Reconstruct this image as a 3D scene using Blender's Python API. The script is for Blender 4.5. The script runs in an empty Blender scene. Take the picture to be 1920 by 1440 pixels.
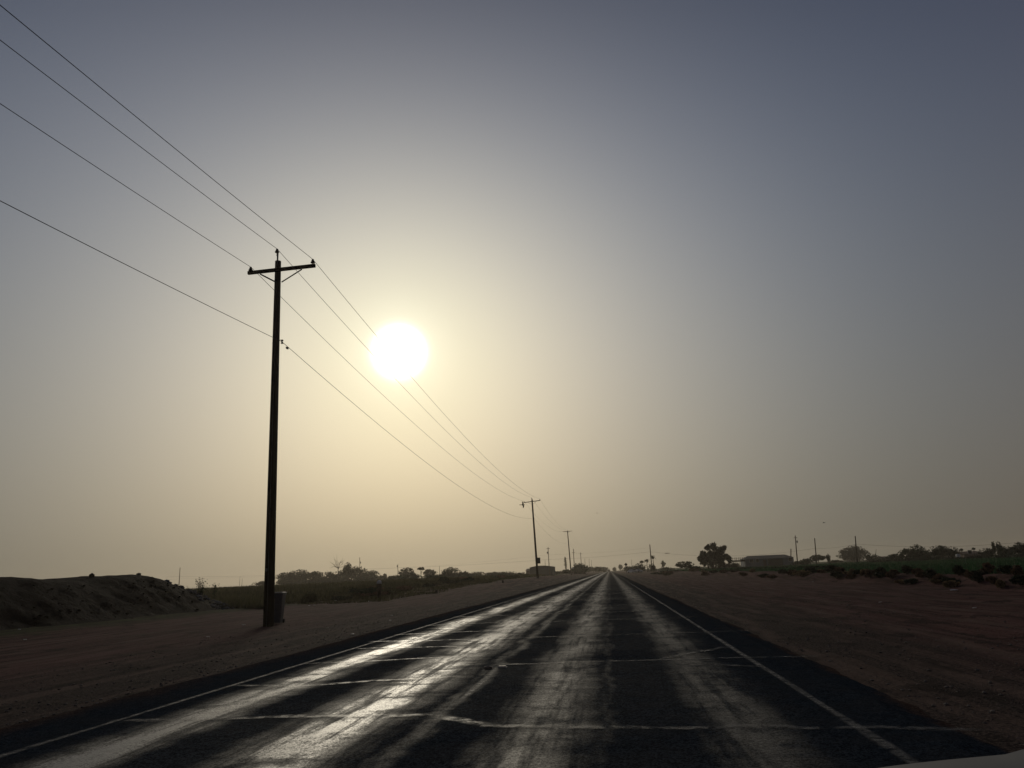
import bpy, math, random
import numpy as np
from mathutils import Matrix, Vector

sc = bpy.context.scene
# ------------------------------------------------------------------ camera
CH = 1.4
F = 1420.0
R = np.array([[0.9914245980140303, 0.06944626208818587, 0.11069996899140189],
              [0.12418014824135763, -0.23682443571712467, -0.9635836639493325],
              [-0.04070082598022781, 0.9690672852435193, -0.24341741810166895]])
cam_d = bpy.data.cameras.new('camera'); cam = bpy.data.objects.new('camera', cam_d)
sc.collection.objects.link(cam)
cam_d.sensor_width = 36; cam_d.lens = 36 * F / 1920; cam_d.clip_end = 6000; cam_d.clip_start = 0.05
M = Matrix([list(R[i]) + [[0, 0, CH][i]] for i in range(3)] + [[0, 0, 0, 1]])
cam.matrix_world = M
sc.camera = cam

def ray(px, py):
    d = R @ np.array([px - 960, -(py - 720), -F]); return d / np.linalg.norm(d)
def at(px, py, Y):
    """real point at distance Y down the road seen along a photo direction"""
    d = ray(px, py); t = Y / d[1]; return np.array([d[0] * t, Y, CH + d[2] * t])

# ------------------------------------------------------------------ world and sun
SUN = np.array([-0.25275671, 0.92398134, 0.28700615])
SUN_EL = math.asin(SUN[2]); SUN_AZ = math.atan2(SUN[0], SUN[1])
SKY = [[-0.2976, -0.6773, -2.6905, 1.6799, 0.3861, -1.1976, -0.345], [-0.4361, -1.2307, -1.3812, 0.9445, 0.8598, -1.4311, -0.2513], [-1.0456, -0.7268, -1.3793, 0.7921, 1.632, -1.738, -0.0022]]
NISH = 0.003
world = bpy.data.worlds.new("World"); sc.world = world; world.use_nodes = True
wt = world.node_tree; wt.nodes.clear()

def mk(tree):
    nodes, links = tree.nodes, tree.links
    def put(sock, v):
        if v is None: return
        if isinstance(v, (int, float)):
            sock.default_value = v
        elif isinstance(v, (tuple, list)):
            v = list(v)
            if len(v) == 3 and sock.type == 'RGBA': v = v + [1]
            sock.default_value = v
        else: links.new(v, sock)
    def node(t, ins=None, out=0, **kw):
        n = nodes.new(t)
        for k, v in kw.items(): setattr(n, k, v)
        for k, v in (ins or {}).items(): put(n.inputs[k], v)
        return n.outputs[out] if out is not None else n
    def m(op, a, b=None, c=None, clamp=False):
        n = nodes.new('ShaderNodeMath'); n.operation = op; n.use_clamp = clamp
        put(n.inputs[0], a); put(n.inputs[1], b); put(n.inputs[2], c); return n.outputs[0]
    def mix(f, a, b):
        n = nodes.new('ShaderNodeMix'); n.data_type = 'RGBA'; n.clamp_factor = True
        put(n.inputs[0], f); put(n.inputs[6], a); put(n.inputs[7], b); return n.outputs[2]
    def ss(x, a, b, lo=0.0, hi=1.0):
        n = nodes.new('ShaderNodeMapRange'); n.interpolation_type = 'SMOOTHSTEP'
        put(n.inputs[0], x); put(n.inputs[1], a); put(n.inputs[2], b); put(n.inputs[3], lo); put(n.inputs[4], hi)
        return n.outputs[0]
    def noise(vec, scale, detail=3, rough=0.5, stretch=None):
        if stretch:
            vec = node('ShaderNodeVectorMath', {0: vec, 1: stretch}, operation='MULTIPLY')
        n = nodes.new('ShaderNodeTexNoise')
        put(n.inputs['Vector'], vec); n.inputs['Scale'].default_value = scale
        n.inputs['Detail'].default_value = detail; n.inputs['Roughness'].default_value = rough
        return n.outputs[0]
    return node, m, mix, ss, noise, put

node, m, mix, ss, noise, put = mk(wt)
geo = node('ShaderNodeTexCoord', out=None)
dirv = geo.outputs['Generated']
dt = node('ShaderNodeVectorMath', {0: dirv, 1: tuple(SUN)}, out=None, operation='DOT_PRODUCT').outputs['Value']
th = m('MULTIPLY', m('ARCCOSINE', m('MINIMUM', dt, 0.9999999)), 180 / math.pi)
z = node('ShaderNodeSeparateXYZ', {0: dirv}, out=2)
el = m('MULTIPLY', m('ARCSINE', m('MINIMUM', z, 0.99999)), 180 / math.pi / 40)
e = m('MINIMUM', m('MAXIMUM', el, 0.0), 1.3)
t = m('MINIMUM', m('DIVIDE', th, 40.0), 1.3)
t2 = m('MULTIPLY', t, t); t3 = m('MULTIPLY', t2, t); e2 = m('MULTIPLY', e, e); te = m('MULTIPLY', t, e)
chan = []
for c in SKY:
    s = m('ADD', m('MULTIPLY', t, c[1]), c[0])
    for v, k in ((t2, c[2]), (t3, c[3]), (e, c[4]), (e2, c[5]), (te, c[6])):
        s = m('ADD', s, m('MULTIPLY', v, k))
    chan.append(m('EXPONENT', s))
rgb = node('ShaderNodeCombineXYZ', {0: chan[0], 1: chan[1], 2: chan[2]})
back = ss(th, 50.0, 110.0, 1.0, 0.55)      # the dust sky is dimmer away from the sun
rgb = node('ShaderNodeVectorMath', {0: rgb, 3: back}, operation='SCALE')
g1 = ss(th, 0.5, 3.95, 1.0, 0.0)             # the veiled solar disc
g2 = m('POWER', g1, 5.0)
g3 = m('MULTIPLY', m('POWER', ss(th, 0.0, 7.0, 1.0, 0.0), 2.0), 0.03)
g2 = m('ADD', g2, g3)
disc = node('ShaderNodeVectorMath', {0: (6.0, 5.8, 5.4), 3: g2}, operation='SCALE')
rgb = node('ShaderNodeVectorMath', {0: rgb, 1: disc}, operation='ADD')
sky = node('ShaderNodeTexSky', out=None); sky.sky_type = 'NISHITA'; sky.sun_disc = False
sky.sun_elevation = SUN_EL; sky.sun_rotation = SUN_AZ; sky.dust_density = 8.0; sky.air_density = 1.0
nv = node('ShaderNodeVectorMath', {0: sky.outputs[0], 3: NISH}, operation='SCALE')
rgb = node('ShaderNodeVectorMath', {0: rgb, 1: nv}, operation='ADD')
bg = node('ShaderNodeBackground', {'Color': rgb, 'Strength': 1.0})
ow = wt.nodes.new('ShaderNodeOutputWorld'); wt.links.new(bg, ow.inputs[0])
world.cycles.sampling_method = 'MANUAL'; world.cycles.sample_map_resolution = 1024

sun_d = bpy.data.lights.new('sun', 'SUN'); sun = bpy.data.objects.new('sun', sun_d); sc.collection.objects.link(sun)
sun_d.energy = 0.65; sun_d.angle = math.radians(10.0); sun_d.color = (1.0, 0.90, 0.72)
sun.rotation_euler = Vector(tuple(SUN)).to_track_quat('Z', 'Y').to_euler()

sc.view_settings.view_transform = 'Standard'; sc.view_settings.look = 'None'
sc.view_settings.exposure = 0; sc.view_settings.gamma = 1
sc.cycles.use_denoising = True
sc.cycles.max_bounces = 4; sc.cycles.diffuse_bounces = 2; sc.cycles.glossy_bounces = 2
sc.cycles.volume_bounces = 0; sc.cycles.transparent_max_bounces = 12

# ------------------------------------------------------------------ helpers
rng = np.random.default_rng(7)
def link(o): sc.collection.objects.link(o); return o
def tag(o, label=None, cat=None, group=None, kind=None):
    if label: o['label'] = label
    if cat: o['category'] = cat
    if group: o['group'] = group
    if kind: o['kind'] = kind
    return o
def empty(name, loc, label, cat, group=None, rz=0.0):
    o = link(bpy.data.objects.new(name, None)); o.location = tuple(float(v) for v in loc)
    o.rotation_euler = (0, 0, rz); o.empty_display_size = 0.3
    return tag(o, label, cat, group)

class MB:
    def __init__(s): s.v = []; s.f = []; s.n = 0
    def add(s, verts, faces):
        verts = np.asarray(verts, float).reshape(-1, 3)
        s.v.append(verts); s.f += [[i + s.n for i in f] for f in faces]; s.n += len(verts)
    def box(s, c, d, rot=None, taper=1.0):
        d = np.array(d) / 2.0
        p = np.array([[x, y, zz] for zz in (-1, 1) for y in (-1, 1) for x in (-1, 1)], float)
        p[4:, :2] *= taper
        p *= d
        if rot is not None: p = p @ np.array(rot.to_matrix() if hasattr(rot, 'to_matrix') else rot).T
        s.add(p + np.array(c), [[0, 2, 3, 1], [4, 5, 7, 6], [0, 1, 5, 4], [2, 6, 7, 3], [0, 4, 6, 2], [1, 3, 7, 5]])
    def tube(s, pts, rad, n=8, cap=True):
        pts = np.asarray(pts, float); k = len(pts)
        rad = np.full(k, rad) if np.isscalar(rad) else np.asarray(rad, float)
        vs = []
        for i in range(k):
            d = pts[min(i + 1, k - 1)] - pts[max(i - 1, 0)]; d /= (np.linalg.norm(d) + 1e-9)
            u = np.cross(d, [0, 0, 1]) if abs(d[2]) < 0.95 else np.cross(d, [0, 1, 0])
            u /= np.linalg.norm(u); w = np.cross(d, u)
            for j in range(n):
                a = 2 * math.pi * j / n
                vs.append(pts[i] + rad[i] * (math.cos(a) * u + math.sin(a) * w))
        fs = []
        for i in range(k - 1):
            for j in range(n):
                a = i * n + j; b = i * n + (j + 1) % n
                fs.append([a, a + n, b + n, b])
        if cap:
            fs.append(list(range(n))); fs.append([(k - 1) * n + j for j in range(n)][::-1])
        s.add(vs, fs)
    def lathe(s, prof, c=(0, 0, 0), n=12):
        s.tube([[c[0], c[1], c[2] + zz] for r_, zz in prof], [r_ for r_, zz in prof], n)
    def quads(s, P):                     # P: (k,4,3)
        k = len(P); base = s.n
        s.v.append(P.reshape(-1, 3)); s.n += 4 * k
        s.f += (np.arange(k * 4).reshape(k, 4) + base).tolist()
    def build(s, name, mat, parent=None, smooth=False, mods=None):
        me = bpy.data.meshes.new(name)
        me.from_pydata(np.concatenate(s.v).tolist(), [], s.f); me.update()
        if smooth:
            for p in me.polygons: p.use_smooth = True
        me.materials.append(mat)
        o = link(bpy.data.objects.new(name, me))
        if parent is not None: o.parent = parent
        return o

def mat_base(name):
    mt = bpy.data.materials.new(name); mt.use_nodes = True
    nt = mt.node_tree; nt.nodes.clear()
    return mt, nt
def simple(name, col, rough=0.8, var=0.3, scale=3.0, spec=0.3, metal=0.0, bump=0.0, stretch=None, translucent=0.0):
    mt, nt = mat_base(name); node, m, mix, ss, noise, put = mk(nt)
    co = node('ShaderNodeTexCoord', out=None).outputs['Object']
    nz = noise(co, scale, 4, 0.6, stretch)
    f = ss(nz, 0.3, 0.7)
    lo = tuple(c * (1 - var) for c in col); hi = tuple(min(1, c * (1 + var)) for c in col)
    c = mix(f, lo, hi)
    p = node('ShaderNodeBsdfPrincipled', {'Base Color': c, 'Roughness': rough, 'Metallic': metal, 'Specular IOR Level': spec}, out=None)
    if bump:
        b = node('ShaderNodeBump', {'Height': nz, 'Strength': 1.0, 'Distance': bump}); nt.links.new(b, p.inputs['Normal'])
    o = nt.nodes.new('ShaderNodeOutputMaterial')
    if translucent:
        tr = node('ShaderNodeBsdfTranslucent', {'Color': c})
        mx = node('ShaderNodeMixShader', {0: translucent, 1: p.outputs[0], 2: tr}); nt.links.new(mx, o.inputs[0])
    else: nt.links.new(p.outputs[0], o.inputs[0])
    return mt

WOOD = simple('creosoted wood', (0.035, 0.028, 0.022), 0.85, 0.35, 2.0, 0.2, bump=0.01, stretch=(8, 8, 0.6))
WOODF = simple('weathered pole wood', (0.07, 0.055, 0.042), 0.9, 0.3, 2.0, 0.1)
STEEL = simple('galvanised steel', (0.12, 0.12, 0.12), 0.6, 0.2, 8.0, 0.4, metal=0.4)
PORC = simple('dark glazed porcelain', (0.03, 0.02, 0.018), 0.3, 0.1, 8.0, 0.5)
WIRE = simple('weathered conductor', (0.06, 0.055, 0.05), 0.7, 0.2, 1.0, 0.2)
BARK = simple('bark', (0.05, 0.04, 0.032), 0.9, 0.3, 3.0, 0.1, bump=0.02)
DEADW = simple('dead wood', (0.10, 0.085, 0.07), 0.9, 0.3, 3.0, 0.1)
LEAFD = simple('dark green foliage', (0.024, 0.038, 0.020), 0.75, 0.5, 0.9, 0.2, translucent=0.2)
LEAFO = simple('olive foliage', (0.040, 0.044, 0.025), 0.75, 0.45, 0.8, 0.2, translucent=0.25)
LEAFG = simple('mesquite green foliage', (0.030, 0.050, 0.022), 0.75, 0.45, 0.8, 0.2, translucent=0.25)
LEAFB = simple('dry brown brush', (0.15, 0.095, 0.06), 0.85, 0.4, 2.0, 0.1, translucent=0.2)
LEAFT = simple('straw coloured brush', (0.26, 0.19, 0.105), 0.85, 0.35, 2.0, 0.1, translucent=0.2)
GRASSL = simple('field grass', (0.088, 0.084, 0.044), .8, .45, .25, .1, translucent=.3)
BLACK = simple('black rubber', (0.02, 0.02, 0.02), 0.8, 0.2, 8.0, 0.3)
WHITE = simple('white paint', (0.7, 0.7, 0.68), 0.5, 0.08, 4.0, 0.4)
LITTER = simple('pale litter', (0.75, 0.73, 0.68), 0.6, 0.1, 9.0, 0.4)
STONE = simple('gravel stone', (0.16, 0.14, 0.12), 0.9, 0.5, 1.5, 0.3)
RUBBLE = simple('bluish rubble', (0.10, 0.105, 0.115), 0.9, 0.5, 1.2, 0.3)

# ------------------------------------------------------------------ ground relief
def vnoise(x, y, seed=0):
    """smooth value noise, vectorised"""
    x = np.asarray(x, float); y = np.asarray(y, float)
    xi = np.floor(x); yi = np.floor(y); fx = x - xi; fy = y - yi
    fx = fx * fx * (3 - 2 * fx); fy = fy * fy * (3 - 2 * fy)
    def h(a, b):
        q = np.sin(a * 127.1 + b * 311.7 + seed * 74.7) * 43758.5453
        return q - np.floor(q)
    return (h(xi, yi) * (1 - fx) + h(xi + 1, yi) * fx) * (1 - fy) + (h(xi, yi + 1) * (1 - fx) + h(xi + 1, yi + 1) * fx) * fy
def fbm(x, y, seed=0, octv=4):
    s = 0; a = 0.5
    for i in range(octv):
        s = s + a * (vnoise(x, y, seed + i) - 0.5); x = x * 2.03 + 5.1; y = y * 2.03 + 1.7; a *= 0.5
    return s
def sstep(a, b, x):
    q = np.clip((x - a) / (b - a), 0, 1); return q * q * (3 - 2 * q)
def gz(X, Y):
    X = np.asarray(X, float); Y = np.asarray(Y, float)
    left = sstep(-7.2, -13, X); right = sstep(3.4, 9, X)
    off = np.maximum(left, right)
    zz = off * (fbm(X * 0.5, Y * 0.16, 3) * 0.16 + fbm(X * 2.2, Y * 0.5, 9, 3) * 0.055)
    zz = zz + left * 0.75 * sstep(45, 120, Y) * (1 - 0.45 * sstep(170, 300, Y))
    ruts = sstep(4.5, 6, X) * sstep(14.5, 13, X)
    zz = zz + ruts * 0.03 * np.sin(X * 5.2 + 1.3 * np.sin(Y * 0.05)) * (0.4 + vnoise(X * .4, Y * .07, 5))
    bank = sstep(15.2, 17.2, X + 1.2 * fbm(Y * 0.35, X * 0, 12))
    zz = zz + bank * (0.55 + 0.25 * fbm(X * 0.3, Y * 0.2, 21))
    grass = sstep(-20.5, -23, X)
    zz = zz + grass * 0.12
    return zz - 0.05

def nonuni(lo, hi, near_lo, near_hi, step, grow):
    a = list(np.arange(near_lo, near_hi, step)); s = step; v = near_hi
    while v < hi: a.append(v); s *= grow; v += s
    a.append(hi); s = step; v = near_lo; b = []
    while v > lo:
        s *= grow; v -= s; b.append(max(v, lo))
    return np.array(sorted(set(b + a)))
def sheet(xs, ys, zf):
    X, Y = np.meshgrid(xs, ys); Z = zf(X, Y)
    nx, ny = len(xs), len(ys); V = np.stack([X, Y, Z], -1).reshape(-1, 3)
    idx = np.arange(nx * ny).reshape(ny, nx)
    Fq = np.stack([idx[:-1, :-1], idx[:-1, 1:], idx[1:, 1:], idx[1:, :-1]], -1).reshape(-1, 4)
    mb = MB(); mb.v = [V]; mb.f = Fq.tolist(); mb.n = len(V); return mb

# ground material
gm, nt = mat_base('desert verge soil'); node, m, mix, ss, noise, put = mk(nt)
co = node('ShaderNodeTexCoord', out=None).outputs['Object']
xyz = node('ShaderNodeSeparateXYZ', {0: co}, out=None); X = xyz.outputs[0]
wob = m('MULTIPLY', m('SUBTRACT', noise(co, 0.35, 4, 0.6), 0.5), 3.0)
Xw = m('ADD', X, wob)
big = noise(co, 0.12, 4, 0.55, (1, 0.4, 1)); streak = noise(co, 1.0, 5, 0.65, (3.0, 0.14, 1))
fine = noise(co, 5.0, 5, 0.7); clod = noise(co, 1.3, 5, 0.65, (1, 0.45, 1))
streak2 = noise(co, 1.0, 4, 0.6, (7.0, 0.10, 1)); pebble = noise(co, 22.0, 3, 0.8)
dirt = mix(ss(big, 0.4, 0.6), (0.088, 0.042, 0.038), (0.124, 0.062, 0.056))
dirt = mix(m('MULTIPLY', ss(streak, 0.50, 0.60), 0.65), dirt, (0.17, 0.098, 0.086))
dirt = mix(m('MULTIPLY', ss(streak, 0.49, 0.40), 0.75), dirt, (0.036, 0.019, 0.017))
dirt = mix(m('MULTIPLY', ss(streak2, 0.54, 0.62), 0.6), dirt, (0.040, 0.023, 0.020))
dirt = mix(m('MULTIPLY', ss(clod, 0.54, 0.62), 0.8), dirt, (0.018, 0.012, 0.010))
dirt = mix(m('MULTIPLY', ss(pebble, 0.50, 0.62), 0.45), dirt, (0.17, 0.11, 0.095))
dirt = mix(m('MULTIPLY', ss(pebble, 0.48, 0.38), 0.55), dirt, (0.016, 0.011, 0.010))
grav = mix(ss(pebble, 0.40, 0.62), (0.016, 0.013, 0.012), (0.105, 0.082, 0.070))
grav = mix(m('MULTIPLY', ss(streak, 0.52, 0.60), 0.6), grav, (0.125, 0.088, 0.070))
grav = mix(m('MULTIPLY', ss(clod, 0.52, 0.6), 0.7), grav, (0.020, 0.015, 0.014))
gl = m('MULTIPLY', ss(Xw, -12.5, -8.2), ss(X, 2.4, 0.0)); gr = m('MULTIPLY', ss(Xw, 7.2, 4.0), ss(X, 0.0, 2.4))
col = mix(m('MULTIPLY', m('ADD', gl, gr, clamp=True), 0.9), dirt, grav)
# pale tyre lanes pressed into the verge, running with the road
lane = None
Xl = m('ADD', X, m('MULTIPLY', m('SUBTRACT', noise(co, 0.09, 3, 0.5), 0.5), 2.4))
for c, w in ((3.25, .10), (4.3, .13), (5.9, .16), (7.9, .14), (9.6, .16), (11.6, .14), (13.2, .14), (-8.6, .14), (-10.4, .15), (-13.9, .18), (-15.7, .18), (-17.6, .16)):
    l_ = ss(m('ABSOLUTE', m('SUBTRACT', Xl, c)), w + .14, w * .3); lane = l_ if lane is None else m('MAXIMUM', lane, l_)
lane = m('MULTIPLY', lane, ss(noise(co, 0.5, 4, .6, (1, .35, 1)), .42, .56))
col = mix(m('MULTIPLY', lane, 0.5), col, (0.16, 0.112, 0.092))
turf = mix(ss(clod, 0.35, 0.65), (0.030, 0.030, 0.015), (0.055, 0.058, 0.026))
tl = ss(Xw, -20.5, -22.5); trr = ss(Xw, 17.4, 18.8)
green = mix(ss(big, 0.3, 0.7), (0.024, 0.050, 0.020), (0.04, 0.075, 0.028))
col = mix(tl, col, turf); col = mix(trr, col, green)
hgt = m('ADD', m('MULTIPLY', fine, 0.35), m('MULTIPLY', clod, 0.9))
hgt = m('SUBTRACT', m('ADD', hgt, m('MULTIPLY', pebble, 0.25)), m('MULTIPLY', lane, 0.25))
p = node('ShaderNodeBsdfPrincipled', {'Base Color': col, 'Roughness': 0.95, 'Specular IOR Level': 0.02}, out=None)
b = node('ShaderNodeBump', {'Height': hgt, 'Strength': 1.0, 'Distance': 0.13}); nt.links.new(b, p.inputs['Normal'])
o = nt.nodes.new('ShaderNodeOutputMaterial'); nt.links.new(p.outputs[0], o.inputs[0])

xs = nonuni(-1150, 1150, -30, 24, 0.33, 1.09); ys = nonuni(-60, 1450, 4, 60, 0.4, 1.025)
g = sheet(xs, ys, gz).build('ground', gm, smooth=True); tag(g, kind='structure')

# ------------------------------------------------------------------ road
rm, nt = mat_base('worn asphalt'); node, m, mix, ss, noise, put = mk(nt)
co = node('ShaderNodeTexCoord', out=None).outputs['Object']
xyz = node('ShaderNodeSeparateXYZ', {0: co}, out=None); X = xyz.outputs[0]; Y = xyz.outputs[1]
lw = noise(co, 0.28, 3, 0.6, (0.35, 1, 1)); cross = noise(co, 1.0, 5, 0.7, (0.5, 2.4, 1))
g1_ = noise(co, 38.0, 2, 0.8); g2_ = noise(co, 90.0, 2, 0.8); g3_ = noise(co, 11.0, 3, 0.7)
gr = m('ADD', m('ADD', m('MULTIPLY', g1_, 0.45), m('MULTIPLY', g2_, 0.35)), m('MULTIPLY', g3_, 0.20))
grain = ss(gr, 0.42, 0.60)
patch = noise(co, 1.5, 5, 0.65, (0.8, 1.0, 1)); wisp = noise(co, 1.0, 5, 0.65, (5.0, 0.35, 1)); slow = noise(co, 0.16, 3, 0.6, (1, 1, 1))
Xw = m('ADD', X, m('MULTIPLY', m('SUBTRACT', lw, 0.5), 0.55))
Xw = m('ADD', Xw, m('MULTIPLY', m('SUBTRACT', cross, 0.5), 0.38))
def band(c, w, f):        # polished band centred on X=c, half width w, feather f
    d = m('ABSOLUTE', m('SUBTRACT', Xw, c)); return ss(d, w + f, 0.0)
tracks = None
for c, w, f, k in ((-4.55, 0.14, 0.56, 1.32), (-2.75, 0.20, 0.74, 1.26), (-0.72, 0.17, 0.58, 0.86), (1.10, 0.13, 0.54, 0.68), (-0.12, 0.02, 0.14, 0.3), (-1.85, 0.08, 0.16, 0.50)):
    bnd = m('MULTIPLY', band(c, w, f), k)
    tracks = bnd if tracks is None else m('MAXIMUM', tracks, bnd)
tracks = m('MULTIPLY', tracks, ss(patch, 0.30, 0.52, 0.50, 1.0))
tracks = m('MULTIPLY', tracks, ss(wisp, 0.34, 0.56, 0.45, 1.0))
tracks = m('MULTIPLY', tracks, ss(slow, 0.35, 0.6, 0.7, 1.0))
tracks = m('MAXIMUM', tracks, m('MULTIPLY', ss(slow, 0.35, 0.6, .4, 1.0), ss(m('ABSOLUTE', m('ADD', X, 1.75)), 3.8, 3.2, 0.0, 0.13)))
# only the tops of the stones are polished: the grain breaks the shine up
eff = m('MULTIPLY', m('POWER', tracks, 2.9), m('ADD', 0.42, m('MULTIPLY', grain, 1.25)), clamp=True)
base = mix(grain, (0.006, 0.009, 0.014), (0.046, 0.060, 0.076))
base = mix(m('MULTIPLY', ss(patch, 0.4, 0.62), 0.3), base, (0.040, 0.040, 0.040))
dust = mix(grain, (0.030, 0.027, 0.023), (0.135, 0.122, 0.10))
colr = mix(m('MULTIPLY', ss(tracks, 0.0, 0.8), 0.75), base, dust)
# sand and gravel creeping over both edges
edge_n = noise(co, 1.1, 5, 0.7, (1, 0.5, 1)); eg = m('MULTIPLY', m('SUBTRACT', edge_n, 0.5), 1.5)
sandm = m('MAXIMUM', ss(m('ADD', X, eg), 2.65, 3.1), ss(m('ADD', X, eg), -5.75, -6.9))
sandm = m('MULTIPLY', sandm, ss(m('ADD', gr, m('MULTIPLY', sandm, 0.22)), 0.52, 0.62))
sand = mix(grain, (0.030, 0.020, 0.017), (0.115, 0.080, 0.064))
colr = mix(sandm, colr, sand)
rough = m('SUBTRACT', 0.76, m('MULTIPLY', eff, 0.31))
spec = m('MULTIPLY', m('MULTIPLY', eff, 0.62), m('SUBTRACT', 1.0, sandm))
p = node('ShaderNodeBsdfPrincipled', {'Base Color': colr, 'Roughness': rough, 'Specular IOR Level': spec}, out=None)
b = node('ShaderNodeBump', {'Height': gr, 'Strength': ss(eff, 0.0, 1.0, 0.9, 0.6), 'Distance': 0.010}); nt.links.new(b, p.inputs['Normal'])
o = nt.nodes.new('ShaderNodeOutputMaterial'); nt.links.new(p.outputs[0], o.inputs[0])

ysr = nonuni(-60, 1440, 3, 60, 0.15, 1.03)
def road_z(X, Y): return 0.0 * X + 0.012 - 0.0035 * np.abs(X + 1.9)
eL = -6.95 + 0.30 * fbm(ysr * 0.2, ysr * 0, 31) + 0.14 * fbm(ysr * 1.9, ysr * 0, 32)
eR = 3.02 + 0.25 * fbm(ysr * 0.2, ysr * 0, 33) + 0.14 * fbm(ysr * 2.1, ysr * 0, 34)
cols = np.array([0, 0.05, 0.5, 0.95, 1.0])
V = []
for yv, a, c in zip(ysr, eL, eR):
    for q in cols:
        xx = a + (c - a) * q
        zz = 0.03 if 0 < q < 1 else -0.08
        V.append([xx if 0 < q < 1 else xx + (-0.04 if q == 0 else 0.04), yv, zz])
n = len(cols); Fq = [[i * n + j, i * n + j + 1, (i + 1) * n + j + 1, (i + 1) * n + j] for i in range(len(ysr) - 1) for j in range(n - 1)]
mb = MB(); mb.add(V, Fq); tag(mb.build('road', rm), kind='structure')

# worn markings and sealed cracks: thin sheets above the asphalt, edges feathered by wear
def worn_mat(name, col, cover, rough=0.6, spec=0.3, scale=9.0):
    mt, nt = mat_base(name); node, m, mix, ss, noise, put = mk(nt)
    co = node('ShaderNodeTexCoord', out=None).outputs['Object']
    at_ = node('ShaderNodeAttribute', out=None, attribute_name='edge').outputs['Fac']
    nz = noise(co, scale, 5, 0.75); n2 = noise(co, 0.8, 3, 0.6); n3 = noise(co, 50, 2, 0.6)
    a = m('MULTIPLY', m('MULTIPLY', ss(at_, 0.0, 1.0), ss(nz, 0.55 - cover * 0.35, 0.62)), ss(n2, 0.25, 0.5, 0.55, 1.0))
    c = mix(n3, tuple(v * 0.75 for v in col), tuple(min(1, v * 1.2) for v in col))
    p = node('ShaderNodeBsdfPrincipled', {'Base Color': c, 'Roughness': rough, 'Specular IOR Level': spec}, out=None)
    tr = node('ShaderNodeBsdfTransparent')
    mx = node('ShaderNodeMixShader', {0: m('MULTIPLY', a, cover), 1: tr, 2: p.outputs[0]})
    o = nt.nodes.new('ShaderNodeOutputMaterial'); nt.links.new(mx, o.inputs[0]); return mt
PAINT = worn_mat('worn white road paint', (0.17, 0.17, 0.165), 0.75, 0.7, 0.15)
SEAL = worn_mat('crack sealant', (0.10, 0.092, 0.08), 0.48, 0.5, 0.4, 7.0)
def ribbon(name, pts, hw, zz, mat, label=None, taper=False):
    pts = np.asarray(pts, float); k = len(pts); V = []; at_ = []
    for i in range(k):
        d = pts[min(i + 1, k - 1)] - pts[max(i - 1, 0)]; d /= np.linalg.norm(d); nn = np.array([-d[1], d[0]])
        w = hw * (0.75 + 0.5 * float(vnoise(i * 0.37, zz * 99, 4)))
        f = min(1, i / 3, (k - 1 - i) / 3) if taper else 1
        for q in (-1, -0.3, 0.3, 1):
            V.append([pts[i, 0] + nn[0] * w * q, pts[i, 1] + nn[1] * w * q, zz]); at_.append((0.0 if abs(q) == 1 else 1.0) * (0.3 + .7 * f))
    Fq = [[i * 4 + j, i * 4 + j + 1, i * 4 + 5 + j, i * 4 + 4 + j] for i in range(k - 1) for j in range(3)]
    mb = MB(); mb.add(V, Fq); o = mb.build(name, mat)
    a = o.data.attributes.new('edge', 'FLOAT', 'POINT'); a.data.foreach_set('value', at_)
    return tag(o, kind='structure')
yl = nonuni(-20, 1430, 3, 60, 0.25, 1.03)
ribbon('edge_line', np.stack([1.98 + 0.03 * fbm(yl * .4, yl * 0, 41), yl], 1), 0.062, 0.035, PAINT)
ribbon('edge_line', np.stack([-5.42 + 0.03 * fbm(yl * .4, yl * 0, 42), yl], 1), 0.062, 0.035, PAINT)
for y0 in (-3.5, 8.7, 19.6, 32.0, 44.5, 57, 69, 81, 94, 106, 118, 130):
    ribbon('centre_dash', [[-1.78, y0 + q * 0.3] for q in range(12)], 0.055, 0.035, PAINT, taper=True)
def crack(x0, y0, x1, y1, hw=0.035, seed=0, bow=0.0):
    k = max(8, int(abs(x1 - x0) / 0.12)); q = np.linspace(0, 1, k)
    x = x0 + (x1 - x0) * q; y = y0 + (y1 - y0) * q + bow * np.sin(q * math.pi) + 0.35 * fbm(x * 0.9, x * 0 + y0, 50 + seed) + 0.08 * fbm(x * 5, x * 0, 60 + seed)
    ribbon('crack_sealant', np.stack([x, y], 1), hw * 2.0, 0.039 + 0.0004 * seed, SEAL, taper=True)
CR = [(-5.5, 8.3, -1.9, 8.2, .05), (-1.9, 8.1, -1.2, 7.5, .05), (-1.3, 7.55, 2.9, 6.95, .045), (-5.4, 10.8, -4.3, 10.5, .05), (-4.4, 10.6, -2.2, 11.1, .045), (-5.4, 13.4, -2.2, 13.9, .045),
      (-1.9, 12.4, 3.0, 12.35, .045), (-5.3, 16.0, -2.2, 15.6, .05), (-5.6, 17.7, -2.0, 17.2, .05), (-2.1, 17.35, 3.0, 17.3, .045),
      (-5.5, 19.6, -2.0, 19.9, .06), (-2.0, 22.6, 2.4, 22.5, .06), (-5.5, 22.9, -2, 23.1, .06), (-5.5, 27.0, 2.5, 26.5, .07), (-2, 31.8, 2.5, 31.6, .08),
      (-5.5, 33.5, -2, 33.0, .08), (-5.5, 39, 2.2, 38.5, .1), (-5.5, 46, 2.2, 46.5, .12), (-5.5, 55, 2.2, 54, .13), (-5.5, 66, 2.2, 66, .16), (-5.5, 80, 2.2, 79, .2),
      (-5.5, 98, 2.2, 97, .25)]
for i, c in enumerate(CR): crack(*c, seed=i)
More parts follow.
